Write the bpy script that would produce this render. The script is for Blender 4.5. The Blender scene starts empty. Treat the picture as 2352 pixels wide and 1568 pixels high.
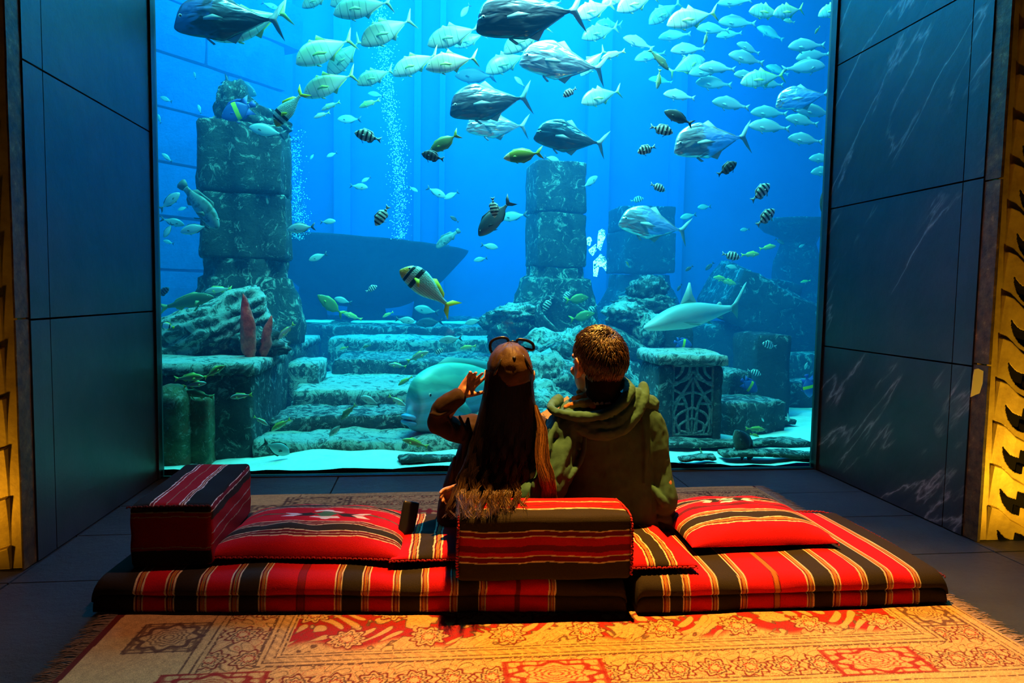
import bpy, bmesh, math, random
import numpy as np
from mathutils import Vector, Matrix, noise
from math import sin, cos, pi, radians, atan2, sqrt

SC = bpy.context.scene
COL = SC.collection
random.seed(7)

# ------------------------------------------------------------------ camera
CAM_H = 1.25
FPX, PITCH, YAW, ROLL = 1580.0, 0.070, 0.120, 0.0163
_fw = Vector((sin(YAW) * cos(PITCH), cos(YAW) * cos(PITCH), -sin(PITCH)))
_r = Vector((cos(YAW), -sin(YAW), 0)); _u = _r.cross(_fw)
_r2 = _r * cos(ROLL) + _u * sin(ROLL)
_u2 = _u * cos(ROLL) - _r * sin(ROLL)
cam = bpy.data.objects.new('camera', bpy.data.cameras.new('camera'))
COL.objects.link(cam)
cam.matrix_world = Matrix(((_r2.x, _u2.x, -_fw.x, 0), (_r2.y, _u2.y, -_fw.y, 0), (_r2.z, _u2.z, -_fw.z, CAM_H), (0, 0, 0, 1)))
cam.data.sensor_width = 36.0
cam.data.lens = FPX / 2352 * 36.0
cam.data.clip_start = 0.05; cam.data.clip_end = 100
SC.camera = cam

# ------------------------------------------------------------------ colour management, world, integrator limits
vs = SC.view_settings
SC.display_settings.display_device = 'sRGB'
vs.view_transform = 'Standard'; vs.look = 'None'; vs.gamma = 1.0; vs.exposure = 0.0
vs.use_curve_mapping = False
SC.cycles.max_bounces = 6; SC.cycles.diffuse_bounces = 1; SC.cycles.glossy_bounces = 2
SC.cycles.transmission_bounces = 4; SC.cycles.transparent_max_bounces = 12; SC.cycles.volume_bounces = 0
SC.cycles.use_denoising = True
SC.cycles.sample_clamp_indirect = 4.0
SC.cycles.caustics_reflective = False; SC.cycles.caustics_refractive = False
W = bpy.data.worlds.new('dim_hall'); SC.world = W; W.use_nodes = True
W.node_tree.nodes['Background'].inputs[0].default_value = (0.50, 0.30, 0.40, 1)
W.node_tree.nodes['Background'].inputs[1].default_value = 0.012

# ------------------------------------------------------------------ lights
def lamp(kind, name, loc, target, energy, color, size=0.3, angle=60, blend=0.6, sy=None):
    l = bpy.data.lights.new(name, kind); l.energy = energy; l.color = color
    if kind == 'AREA':
        l.size = size
        if sy: l.shape = 'RECTANGLE'; l.size_y = sy
    elif kind == 'SPOT':
        l.spot_size = radians(angle); l.spot_blend = blend; l.shadow_soft_size = size
    else: l.shadow_soft_size = size
    o = bpy.data.objects.new(name, l); COL.objects.link(o); o.location = loc
    o.rotation_euler = (Vector(target) - Vector(loc)).to_track_quat('-Z', 'Y').to_euler()
    return o
# the hall: warm ceiling spots over the niche
lamp('SPOT', 'ceiling_spot_amber', (0.80, 3.02, 4.7), (1.05, 2.45, 0), 2700, (1.0, 0.42, 0.04), 0.03, 44, 0.9)
lamp('SPOT', 'ceiling_spot_rose', (0.75, 3.04, 4.75), (0.70, 2.5, 0), 300, (1.0, 0.42, 0.26), 0.03, 84, 0.6)
# floor lamps washing the gilded panels from below
lamp('SPOT', 'floor_uplight', (3.25, 2.50, 0.10), (3.12, 3.26, 1.1), 40, (1.0, 0.60, 0.04), 0.04, 150, 0.8)
lamp('SPOT', 'floor_uplight', (-2.25, 2.75, 0.10), (-2.05, 3.26, 0.75), 12, (1.0, 0.52, 0.03), 0.05, 140, 0.8)
# the tank: lamps above the water, and added fill lamps
lamp('AREA', 'tank_lamp_front', (0.6, 6.6, 7.4), (0.6, 6.2, 0), 1000, (0.42, 1.0, 0.90), 4.5, sy=2.4)
lamp('AREA', 'tank_lamp_back', (0.2, 11.5, 7.9), (0.2, 11.3, 0), 3100, (0.01, 0.41, 1.0), 9, sy=4.0)
lamp('AREA', 'tank_fill_strip', (0.6, 4.98, 5.9), (0.6, 7.6, 0.6), 420, (0.30, 1.0, 0.92), 5.6, sy=0.3)  # added fill over the window, brightens front faces; no such fixture known
lamp('SPOT', 'tank_red_fill', (-1.15, 4.86, 1.75), (-1.33, 5.46, .95), 7, (1.0, 0.14, 0.09), 0.05, 34, 0.9)  # added red lamp, there only to brighten the red blades
lamp('SPOT', 'tank_spot_left', (-1.4, 7.4, 7.6), (-1.4, 8.4, 0), 2600, (0.03, 0.60, 1.0), 0.15, 34, 0.9)
lamp('SPOT', 'tank_spot_window', (1.0, 6.4, 7.0), (0.8, 4.0, 0.6), 520, (0.06, 0.75, 0.95), 0.5, 70, 0.6)
lamp('SPOT', 'tank_spot_fish', (0.9, 4.85, 5.2), (1.0, 6.6, 2.6), 1200, (0.80, 1.0, 0.90), 0.3, 92, 0.7)

# ------------------------------------------------------------------ pixel rays of the photograph -> points in the room
def ray(u, v):
    return _fw + _r2 * ((u - 1176) / FPX) - _u2 * ((v - 784) / FPX)
def at(u, v, y):
    d = ray(u, v); t = y / d.y
    return Vector((0, 0, CAM_H)) + d * t
def atz(u, v, z):
    d = ray(u, v); t = (z - CAM_H) / d.z
    return Vector((0, 0, CAM_H)) + d * t

# ------------------------------------------------------------------ object helpers
def wloc(o):
    p = Vector((0, 0, 0))
    while o is not None:
        p += o.location; o = o.parent
    return p
def tag(o, label=None, cat=None, group=None, kind=None):
    if label: o['label'] = label
    if cat: o['category'] = cat
    if group: o['group'] = group
    if kind: o['kind'] = kind
    return o
def thing(name, loc, label=None, cat=None, group=None, kind=None):
    o = bpy.data.objects.new(name, None); COL.objects.link(o); o.location = loc
    o.empty_display_size = 0.1
    return tag(o, label, cat, group, kind)
def mk(name, V, F, mat, parent=None, smooth=True, org=None, uv=None, col=None, midx=None):
    """V in room coordinates; the origin goes to the base centre (or the parent's place)."""
    V = np.asarray(V, dtype=float).reshape(-1, 3)
    if parent is not None:
        base = wloc(parent); loc = Vector((0, 0, 0))
    else:
        if org is None:
            mn, mx = V.min(0), V.max(0); org = ((mn[0] + mx[0]) / 2, (mn[1] + mx[1]) / 2, mn[2])
        base = Vector(org); loc = base
    me = bpy.data.meshes.new(name)
    me.from_pydata((V - np.array(base)).tolist(), [], F)
    mats = mat if isinstance(mat, (list, tuple)) else [mat]
    for m in mats: me.materials.append(m)
    if midx is not None: me.polygons.foreach_set('material_index', np.asarray(midx, dtype=np.int32))
    if smooth: me.polygons.foreach_set('use_smooth', [True] * len(me.polygons))
    if col is not None:
        a = me.color_attributes.new('pat', 'FLOAT_COLOR', 'POINT')
        c = np.ones((len(V), 4), dtype=np.float32); c[:, :col.shape[1]] = col
        a.data.foreach_set('color', c.ravel())
    if uv is not None:
        a = me.attributes.new('st', 'FLOAT_VECTOR', 'POINT')
        c = np.zeros((len(V), 3), dtype=np.float32); uv = np.asarray(uv); c[:, :uv.shape[1]] = uv
        a.data.foreach_set('vector', c.ravel())
    me.update()
    o = bpy.data.objects.new(name, me); COL.objects.link(o)
    if parent is not None: o.parent = parent
    o.location = loc
    return o
def joinVF(parts):
    V = []; F = []; n = 0
    for v, f in parts:
        v = np.asarray(v, dtype=float).reshape(-1, 3)
        V.append(v); F += [tuple(i + n for i in q) for q in f]; n += len(v)
    return np.vstack(V), F
def boxVF(x0, x1, y0, y1, z0, z1):
    V = [(x, y, z) for x in (x0, x1) for y in (y0, y1) for z in (z0, z1)]
    return np.array(V, float), [(0, 1, 3, 2), (4, 6, 7, 5), (0, 4, 5, 1), (2, 3, 7, 6), (0, 2, 6, 4), (1, 5, 7, 3)]
def gridVF(nu, nv):
    return [(i * (nv + 1) + j, (i + 1) * (nv + 1) + j, (i + 1) * (nv + 1) + j + 1, i * (nv + 1) + j + 1) for i in range(nu) for j in range(nv)]
def fnoise(P, s, seed=0.0, oct_=4):
    out = np.empty(len(P))
    for i, p in enumerate(P):
        out[i] = noise.fractal(Vector((p[0] * s + seed, p[1] * s - seed, p[2] * s + 2 * seed)), 0.6, 2.1, oct_)
    return out
def meshed_box(sx, sy, sz, res, rnd=0.0, res3=None):
    """closed box -s/2..s/2 of welded grids"""
    rx, ry, rz = res3 or (res, res, res)
    nx, ny, nz = max(2, round(sx / rx)), max(2, round(sy / ry)), max(2, round(sz / rz))
    idx = {}; V = []; F = []
    def vid(i, j, k):
        key = (i, j, k)
        if key not in idx:
            idx[key] = len(V); V.append(((i / nx - .5) * sx, (j / ny - .5) * sy, (k / nz - .5) * sz))
        return idx[key]
    for i in range(nx):
        for j in range(ny):
            F.append((vid(i, j, 0), vid(i, j + 1, 0), vid(i + 1, j + 1, 0), vid(i + 1, j, 0)))
            F.append((vid(i, j, nz), vid(i + 1, j, nz), vid(i + 1, j + 1, nz), vid(i, j + 1, nz)))
    for i in range(nx):
        for k in range(nz):
            F.append((vid(i, 0, k), vid(i + 1, 0, k), vid(i + 1, 0, k + 1), vid(i, 0, k + 1)))
            F.append((vid(i, ny, k), vid(i, ny, k + 1), vid(i + 1, ny, k + 1), vid(i + 1, ny, k)))
    for j in range(ny):
        for k in range(nz):
            F.append((vid(0, j, k), vid(0, j, k + 1), vid(0, j + 1, k + 1), vid(0, j + 1, k)))
            F.append((vid(nx, j, k), vid(nx, j + 1, k), vid(nx, j + 1, k + 1), vid(nx, j, k + 1)))
    V = np.array(V)
    P0 = V.copy()
    if rnd > 0:
        c = np.array([sx / 2 - rnd, sy / 2 - rnd, sz / 2 - rnd]); c = np.maximum(c, 0)
        q = np.clip(V, -c, c); d = V - q; L = np.linalg.norm(d, axis=1); m = L > 1e-9
        # push the corners back on a radius
        mx = np.max(np.abs(d), axis=1)
        V[m] = q[m] + d[m] / L[m][:, None] * np.minimum(mx[m], rnd)[:, None]
    return V, F, P0
def rotz(V, a):
    c, s = cos(a), sin(a); V = np.asarray(V, float); o = V.copy()
    o[:, 0] = V[:, 0] * c - V[:, 1] * s; o[:, 1] = V[:, 0] * s + V[:, 1] * c
    return o
def euler(V, ax, ay, az):
    M = np.array((Matrix.Rotation(az, 3, 'Z') @ Matrix.Rotation(ay, 3, 'Y') @ Matrix.Rotation(ax, 3, 'X')))
    return np.asarray(V, float) @ M.T
def tubeVF(pts, rad, seg=8, cap=True, flat=1.0):
    """swept tube through pts with a radius per point"""
    pts = [Vector(p) for p in pts]; n = len(pts)
    V = []; F = []
    t0 = (pts[1] - pts[0]).normalized()
    ref = Vector((0, 0, 1)) if abs(t0.z) < .9 else Vector((1, 0, 0))
    nx_ = t0.cross(ref).normalized()
    for i in range(n):
        t = (pts[min(i + 1, n - 1)] - pts[max(i - 1, 0)]).normalized()
        nx_ = (nx_ - t * nx_.dot(t)).normalized(); ny_ = t.cross(nx_)
        r = rad[i] if hasattr(rad, '__len__') else rad
        for k in range(seg):
            a = 2 * pi * k / seg
            V.append(pts[i] + nx_ * (cos(a) * r) + ny_ * (sin(a) * r * flat))
    for i in range(n - 1):
        for k in range(seg):
            a, b = i * seg + k, i * seg + (k + 1) % seg
            F.append((a, b, b + seg, a + seg))
    if cap:
        F.append(tuple(range(seg))[::-1]); F.append(tuple(range((n - 1) * seg, n * seg)))
    return np.array([tuple(v) for v in V]), F
def smooth_path(pts, k=6):
    """Catmull-Rom through points (any dimension)"""
    P = [np.array(p, float) for p in pts]; out = []
    P = [2 * P[0] - P[1]] + P + [2 * P[-1] - P[-2]]
    for i in range(1, len(P) - 2):
        for j in range(k):
            t = j / k
            out.append(.5 * ((2 * P[i]) + (P[i + 1] - P[i - 1]) * t + (2 * P[i - 1] - 5 * P[i] + 4 * P[i + 1] - P[i + 2]) * t * t + (3 * P[i] - P[i - 1] - 3 * P[i + 1] + P[i + 2]) * t ** 3))
    out.append(P[-2])
    return out
def ellVF(c, r, rot=(0, 0, 0), nu=20, nv=12):
    V = []; F = []
    for j in range(1, nv):
        th = pi * j / nv
        for i in range(nu):
            a = 2 * pi * i / nu
            V.append((r[0] * sin(th) * cos(a), r[1] * sin(th) * sin(a), r[2] * cos(th)))
    V += [(0, 0, r[2]), (0, 0, -r[2])]; T, B = len(V) - 2, len(V) - 1
    for j in range(nv - 2):
        for i in range(nu):
            a, b = j * nu + i, j * nu + (i + 1) % nu
            F.append((a, a + nu, b + nu, b))
    for i in range(nu):
        F.append((T, i, (i + 1) % nu)); k = (nv - 2) * nu
        F.append((B, k + (i + 1) % nu, k + i))
    return euler(V, *rot) + np.array(c), F
def remeshed(name, parts, voxel, mat, parent, smooth_it=6, smooth_f=.5, disp=None):
    """union of closed pieces -> one continuous skin"""
    V, F = joinVF(parts)
    me = bpy.data.meshes.new(name); me.from_pydata(V.tolist(), [], F)
    o = bpy.data.objects.new(name + '_src', me); COL.objects.link(o)
    m = o.modifiers.new('r', 'REMESH'); m.mode = 'VOXEL'; m.voxel_size = voxel; m.use_smooth_shade = True
    m = o.modifiers.new('s', 'SMOOTH'); m.iterations = smooth_it; m.factor = smooth_f
    dg = bpy.context.evaluated_depsgraph_get(); dg.update()
    e = o.evaluated_get(dg); res = bpy.data.meshes.new_from_object(e)
    n = len(res.vertices); co = np.empty(n * 3); res.vertices.foreach_get('co', co); co = co.reshape(-1, 3)
    no = np.empty(n * 3); res.vertices.foreach_get('normal', no); no = no.reshape(-1, 3)
    if disp is not None: co = co + no * disp(co, no)[:, None]
    FF = [tuple(p.vertices) for p in res.polygons]
    bpy.data.objects.remove(o); 
    return mk(name, co, FF, mat, parent)
def copy_tree(root, parent=None):
    c = root.copy(); COL.objects.link(c)
    if parent is not None: c.parent = parent
    for ch in root.children: copy_tree(ch, c)
    return c

# ------------------------------------------------------------------ material helpers
def newmat(name):
    m = bpy.data.materials.new(name); m.use_nodes = True; nt = m.node_tree
    return m, nt, nt.nodes['Principled BSDF']
def N(nt, t, **kw):
    n = nt.nodes.new(t)
    for k, v in kw.items():
        if k.startswith('_'): setattr(n, k[1:], v)
        else:
            k2 = int(k[1:]) if k[0] == 'i' and k[1:].isdigit() else k.replace('__', ' ')
            n.inputs[k2].default_value = v
    return n
def L(nt, a, b): nt.links.new(a, b)
def math_(nt, op, a, b=None, c=None):
    n = nt.nodes.new('ShaderNodeMath'); n.operation = op
    for i, x in enumerate((a, b, c)):
        if x is None: continue
        if isinstance(x, (int, float)): n.inputs[i].default_value = x
        else: nt.links.new(x, n.inputs[i])
    return n.outputs[0]
def ramp(nt, fac, stops, interp='LINEAR'):
    r = nt.nodes.new('ShaderNodeValToRGB'); cr = r.color_ramp; cr.interpolation = interp
    while len(cr.elements) > 1: cr.elements.remove(cr.elements[-1])
    for i, (p, c) in enumerate(stops):
        e = cr.elements[0] if i == 0 else cr.elements.new(p)
        e.position = p
        c = (c, c, c) if isinstance(c, (int, float)) else c
        e.color = (*c[:3], 1)
    if fac is not None: nt.links.new(fac, r.inputs[0])
    return r.outputs[0]
def mixc(nt, fac, a, b, mode='MIX'):
    n = nt.nodes.new('ShaderNodeMix'); n.data_type = 'RGBA'; n.blend_type = mode
    for s, x in ((0, fac), (6, a), (7, b)):
        if isinstance(x, (int, float)): n.inputs[s].default_value = x
        elif isinstance(x, tuple): n.inputs[s].default_value = (*x[:3], 1)
        else: nt.links.new(x, n.inputs[s])
    return n.outputs[2]
def objco(nt): return nt.nodes.new('ShaderNodeTexCoord').outputs['Object']
def noise_(nt, vec, scale, detail=5, rough=.6, dist=0.0):
    n = nt.nodes.new('ShaderNodeTexNoise'); n.inputs['Scale'].default_value = scale
    n.inputs['Detail'].default_value = detail; n.inputs['Roughness'].default_value = rough; n.inputs['Distortion'].default_value = dist
    if vec is not None: nt.links.new(vec, n.inputs['Vector'])
    return n.outputs[0]
def bump(nt, b, h, strength=.3, dist=.01):
    n = nt.nodes.new('ShaderNodeBump'); n.inputs['Strength'].default_value = strength; n.inputs['Distance'].default_value = dist
    nt.links.new(h, n.inputs['Height']); nt.links.new(n.outputs[0], b.inputs['Normal'])
def plain(name, c, rough=.6, metal=0.0, spec=None):
    m, nt, b = newmat(name); b.inputs['Base Color'].default_value = (*c, 1)
    b.inputs['Roughness'].default_value = rough; b.inputs['Metallic'].default_value = metal
    if spec is not None: b.inputs['Specular IOR Level'].default_value = spec
    return m
def slate(name, base, vein, veins=0.0, rough=.38, bscale=14, bstr=.25):
    m, nt, b = newmat(name); co = objco(nt)
    n1 = noise_(nt, co, 2.2, 8, .65)
    c = ramp(nt, n1, [(.3, tuple(x * .6 for x in base)), (.7, tuple(x * 1.4 for x in base))])
    if veins:
        mp = N(nt, 'ShaderNodeMapping'); mp.inputs['Scale'].default_value = (1, 2.6, .55); m0 = N(nt, 'ShaderNodeMapping'); m0.inputs['Rotation'].default_value = (-.75, 0, 0)
        L(nt, co, m0.inputs[0]); L(nt, m0.outputs[0], mp.inputs[0])
        v = math_(nt, 'ABSOLUTE', math_(nt, 'SUBTRACT', noise_(nt, mp.outputs[0], .9, 7, .55, .25), .5))
        k = ramp(nt, v, [(0, 1), (.005, .4), (.016, .05), (.05, 0)])
        k2 = ramp(nt, noise_(nt, co, 1.3, 3), [(.42, 0), (.56, 1)])
        c = mixc(nt, math_(nt, 'MULTIPLY', math_(nt, 'MULTIPLY', k, k2), veins), c, vein)
    L(nt, c, b.inputs['Base Color']); b.inputs['Roughness'].default_value = rough
    bump(nt, b, noise_(nt, co, bscale, 9, .75), bstr, .05)
    return m
def stone(name, dark=(.014, .022, .022), mid=(.085, .10, .092), pale=(.62, .66, .58), rust=None, amount=.545, scale=4.0, topbias=0.20):
    """submerged masonry: dark stone, algae film, pale encrusted patches doubling as caustic light speckles"""
    m, nt, b = newmat(name); g = nt.nodes.new('ShaderNodeNewGeometry')
    co = g.outputs['Position']
    c = ramp(nt, noise_(nt, co, scale * .9, 10, .75, .8), [(.40, dark), (.60, mid)])
    if rust:
        c = mixc(nt, ramp(nt, noise_(nt, co, scale * 1.1, 5, .6), [(.5, 0), (.66, 1)]), c, rust)
    # encrusted patches, also standing in for bright caustic speckles, denser on upward faces
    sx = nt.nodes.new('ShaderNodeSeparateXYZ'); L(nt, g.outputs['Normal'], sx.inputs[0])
    up = math_(nt, 'MULTIPLY', math_(nt, 'MAXIMUM', sx.outputs[2], 0.0), topbias)
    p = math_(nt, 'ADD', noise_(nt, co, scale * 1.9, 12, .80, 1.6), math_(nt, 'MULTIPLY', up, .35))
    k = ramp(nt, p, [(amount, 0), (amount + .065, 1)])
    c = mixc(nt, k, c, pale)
    L(nt, c, b.inputs['Base Color']); b.inputs['Roughness'].default_value = .7
    bump(nt, b, noise_(nt, co, scale * 4, 10, .78), 1.0, .06)
    return m
# ================================================================== THE ROOM
XL, XR, YG, YP = -1.75, 2.82, 4.68, 3.27
TOP = 4.9
M_slateL = slate('dark_slate', (.044, .052, .058), (.3, .3, .3), 0.0, .36, 9, .12)
M_slateR = slate('veined_slate', (.036, .042, .050), (.62, .60, .55), .75, .36, 9, .12)
M_floor = slate('riven_floor_slate', (.040, .050, .048), (.3, .3, .3), 0, .46, 7, .9)
M_trim = slate('dark_trim', (.035, .035, .037), (.2, .2, .2), 0, .4, 12, .1)
# slate floor: slabs with open joints (pattern of one floor)
def slab_field(xs, ys, z0, z1, gap, jit=0.0, res=.12):
    parts = []
    for i in range(len(xs) - 1):
        for j in range(len(ys) - 1):
            V, F, _ = meshed_box(xs[i + 1] - xs[i] - gap, ys[j + 1] - ys[j] - gap, z1 - z0, .25, .004)
            dz = random.uniform(-jit, 0)
            parts.append((V + np.array([(xs[i] + xs[i + 1]) / 2, (ys[j] + ys[j + 1]) / 2, (z0 + z1) / 2 + dz]), F))
    return joinVF(parts)
V, F = slab_field([-5, -3.7, -2.6, -1.75, -.6, .55, 1.7, 2.82, 3.9, 5.2], [-.6, .4, 1.3, 2.2, 3.05, 3.62, 4.1, YG], -.1, 0, .006, .0015)
tag(mk('floor', V, F, M_floor, smooth=False, org=(0, 2, 0)), kind='structure')
V, F = boxVF(-5.2, 5.4, -.8, YG, -.16, -.085)
tag(mk('trim_1', V, F, M_trim, smooth=False), kind='structure')   # dark bedding under the joints
# niche side walls: slabs with shadow joints
def wall_slabs(name, mat, x0, x1, seams, ylim, yseam):
    parts = []
    zs = [0] + seams + [TOP]
    for a, b in zip(zs[:-1], zs[1:]):
        for c, d in zip([ylim[0]] + yseam, yseam + [ylim[1]]):
            V, F, _ = meshed_box(abs(x1 - x0), d - c - .004, b - a - .007, .3, .003)
            parts.append((V + np.array([(x0 + x1) / 2, (c + d) / 2, (a + b) / 2]), F))
    V, F = joinVF(parts)
    tag(mk(name, V, F, mat, smooth=False), kind='structure')
wall_slabs('wall_left', M_slateL, XL - .14, XL, [1.0985, 2.2221, 3.4], (YP, YG - .03), [YP + .16])
wall_slabs('wall_right', M_slateR, XR, XR + .14, [.9084, 1.8827, 2.8743, 3.9], (YP, YG - .03), [YP + .14])
for n, x0, x1 in ((2, XL - .16, XL + .012), (3, XR - .012, XR + .16)):     # black edge strips that hold the glass
    V, F = boxVF(x0, x1, YG - .035, YG + .05, 0, TOP); tag(mk('trim_%d' % n, V, F, M_trim, smooth=False), kind='structure')
V, F = boxVF(XL - .2, XR + .2, YG - .012, YG + .05, -.1, .006); tag(mk('trim_4', V, F, M_trim, smooth=False), kind='structure')
# niche ceiling and the wall above the opening
V, F = boxVF(XL - .2, XR + .2, YP, YG + .1, TOP, TOP + .15)
tag(mk('ceiling', V, F, M_trim, smooth=False), kind='structure')
# portal: dark metal-faced strip beside each gilded relief
M_strip, nt, b = newmat('tarnished_brass_strip'); co = objco(nt)
L(nt, ramp(nt, noise_(nt, co, 16, 8, .7), [(.38, (.055, .032, .014)), (.60, (.16, .095, .03)), (.78, (.55, .36, .11))]), b.inputs['Base Color'])
b.inputs['Metallic'].default_value = 0; b.inputs['Roughness'].default_value = .5; b.inputs['Specular IOR Level'].default_value = .25
bump(nt, b, noise_(nt, co, 30, 6, .7), .35, .01)
M_gold, nt, b = newmat('gilded_plaster'); co = objco(nt)
L(nt, ramp(nt, noise_(nt, co, 9, 7, .65), [(.3, (.42, .25, .045)), (.55, (.66, .42, .075)), (.75, (.80, .55, .12))]), b.inputs['Base Color'])
b.inputs['Metallic'].default_value = .25; b.inputs['Roughness'].default_value = .5
bump(nt, b, noise_(nt, co, 60, 5, .6), .2, .004)
M_hole = plain('shade_black_recess', (.012, .009, .006), .9, 0, .05)  # black colour stands for the shade inside the slots
M_patch = plain('bare_plaster', (.62, .52, .46), .85)
def portal_strip(name, xa, xb, joints):
    parts = []
    zs = [0] + joints + [TOP]
    for a, b_ in zip(zs[:-1], zs[1:]):
        V, F, _ = meshed_box(abs(xb - xa) - .004, .10, b_ - a - .006, .05, .004)
        V[:, 0] += fnoise(V, 9, a) * .0015
        parts.append((V + np.array([(xa + xb) / 2, YP - .05, (a + b_) / 2]), F))
    V, F = joinVF(parts); return tag(mk(name, V, F, M_strip, smooth=False), kind='structure')
xs0, xs1 = XR + .004, at(2262, 1100, YP - .1).x
st_r = portal_strip('trim_5', xs0, xs1, [at(2240, 839, YP - .1).z, at(2280, 408, YP - .1).z])
xl0, xl1 = at(38, 1000, YP - .1).x, XL - .004
st_l = portal_strip('trim_6', xl0, xl1, [at(55, 733, YP - .1).z])
# chipped patch on the right strip (lightning-free bare plaster)
pp = [(2247, 846), (2259, 852), (2257, 880), (2250, 903), (2240, 907), (2229, 912), (2232, 890), (2235, 862), (2238, 848)]
V = [at(u, v, YP - .1015) for u, v in pp]; n = len(V); V += [p + Vector((0, .0012, 0)) for p in V]
ch = mk('trim_7', [tuple(p) for p in V], [tuple(range(n))[::-1], tuple(range(n, 2 * n))] + [(i, (i + 1) % n, n + (i + 1) % n, n + i) for i in range(n)], M_patch, smooth=False)
tag(ch, kind='structure')
# gilded relief panels: stacked wave-shaped scales, each pierced by a lightning-shaped slot
BOLT = [(-147, -110), (-120, -78), (-85, -48), (-45, -33), (-17, -27), (-17, -87), (35, -72), (75, -42), (115, 8), (140, 68), (147, 110), (120, 78), (85, 48), (45, 33), (17, 27), (17, 87), (-35, 72), (-75, 42), (-115, -8), (-140, -68)]
BOLT = np.array([(x / 1352, -y / 1352) for x, y in BOLT])
def inpoly(px, pz, poly):
    ins = np.zeros(px.shape, bool); n = len(poly)
    for i in range(n):
        x1, z1 = poly[i]; x2, z2 = poly[(i + 1) % n]
        c = ((z1 > pz) != (z2 > pz)) & (px < (x2 - x1) * (pz - z1) / (z2 - z1 + 1e-12) + x1)
        ins ^= c
    return ins
def relief(name, xa, xb, xc, zc, mirror, label):
    P = .22; w, h = abs(xb - xa), 3.4
    nu, nv = int(w / .0036), int(h / .0036)
    X, Z = np.meshgrid(np.linspace(min(xa, xb), max(xa, xb), nu + 1), np.linspace(0.0, h, nv + 1), indexing='ij')
    rx = (X - xc) * (-1 if mirror else 1)
    crest = np.interp(rx, [-.16, -.113, -.075, -.045, 0, .023, .067, .11, .16, .3], [.215, .199, .168, .140, .118, .106, .075, .02, -.04, -.2])
    wv = ((Z - zc - crest) / P) % 1.0
    H = .006 + .021 * wv ** 1.8
    H = np.where(wv > .965, H * (1 - wv) / .035, H)
    kk = np.round((Z - zc) / P)
    ins = inpoly(rx.ravel(), (Z - zc - kk * P).ravel(), BOLT).reshape(X.shape)
    edge = (np.abs(rx) > .165)
    H = np.where(edge, .004, H); ins &= ~edge
    Y = YP - .06 - H + ins * .035
    V = np.stack([X, Y, Z], -1).reshape(-1, 3); F = gridVF(nu, nv)
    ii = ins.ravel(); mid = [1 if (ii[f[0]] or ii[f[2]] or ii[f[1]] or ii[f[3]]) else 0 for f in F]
    # closed back
    n = len(V); cs = [0, nv, (nu) * (nv + 1) + nv, nu * (nv + 1)]
    Bk = np.array([(V[c][0], YP, V[c][2]) for c in cs]); V = np.vstack([V, Bk])
    ed = [[i for i in range(nv + 1)], [i * (nv + 1) + nv for i in range(nu + 1)], [nu * (nv + 1) + nv - i for i in range(nv + 1)], [(nu - i) * (nv + 1) for i in range(nu + 1)]]
    F2 = [tuple(reversed(e)) + (n + k, n + (k + 1) % 4) for k, e in enumerate(ed)] + [(n, n + 1, n + 2, n + 3)]
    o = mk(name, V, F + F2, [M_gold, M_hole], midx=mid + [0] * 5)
    return tag(o, label, 'wall panel')
pc = at(2341, 1157, YP - .08)
relief('gilded_relief_panel', xs1 + .002, xs1 + .40, pc.x, pc.z, False, 'tall gilded relief panel with brightly lit wave scales and black slots beside the veined wall')
pc2 = at(-78, 1140, YP - .08)
relief('gilded_relief_panel', xl0 - .40, xl0 - .002, pc2.x, pc2.z, True, 'dim gilded relief panel at the left edge, only its curved scale edges catching light')
# outer hall wall behind the panels
for nm, x0, x1 in (('wall_hall_left', -5.2, XL - .15), ('wall_hall_right', XR + .15, 5.4)):
    V, F = boxVF(x0, x1, YP + .003, YP + .12, 0, TOP); tag(mk(nm, V, F, M_trim, smooth=False), kind='structure')
# acrylic pane
M_glass = bpy.data.materials.new('clear_acrylic'); M_glass.use_nodes = True; nt = M_glass.node_tree; nt.nodes.clear()
out = nt.nodes.new('ShaderNodeOutputMaterial'); tr = N(nt, 'ShaderNodeBsdfTransparent'); gl = N(nt, 'ShaderNodeBsdfGlossy', Roughness=.02)
fr = N(nt, 'ShaderNodeFresnel', IOR=1.2); mx = nt.nodes.new('ShaderNodeMixShader')
L(nt, fr.outputs[0], mx.inputs[0]); L(nt, tr.outputs[0], mx.inputs[1]); L(nt, gl.outputs[0], mx.inputs[2]); L(nt, mx.outputs[0], out.inputs[0])
V, F = boxVF(XL - .10, XR + .10, YG - .01, YG + .03, -.05, TOP + .08)
tag(mk('window_1', V, F, M_glass, smooth=False), kind='structure')

# ================================================================== THE TANK
M_water = bpy.data.materials.new('tank_water'); M_water.use_nodes = True; nt = M_water.node_tree; nt.nodes.clear()
out = nt.nodes.new('ShaderNodeOutputMaterial'); vs_ = nt.nodes.new('ShaderNodeVolumeScatter'); va = nt.nodes.new('ShaderNodeVolumeAbsorption'); ad = nt.nodes.new('ShaderNodeAddShader')
vs_.inputs['Color'].default_value = (.03, .36, 1.0, 1); vs_.inputs['Density'].default_value = .085; vs_.inputs['Anisotropy'].default_value = .0
va.inputs['Color'].default_value = (.0, .84, .96, 1); va.inputs['Density'].default_value = .34
L(nt, vs_.outputs[0], ad.inputs[0]); L(nt, va.outputs[0], ad.inputs[1]); L(nt, ad.outputs[0], out.inputs['Volume'])
try: M_water.cycles.homogeneous_volume = True
except Exception: pass
TX0, TX1, TY1, TZ1 = -6.2, 8.6, 14.6, 8.4
V, F = boxVF(TX0 + .01, TX1 - .01, YG + .055, TY1 - .01, -.30, TZ1 - .01)
tag(mk('water', V, F, M_water, smooth=False), kind='structure')
M_tankwall, nt, b = newmat('blue_tank_wall'); co = objco(nt)
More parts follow.
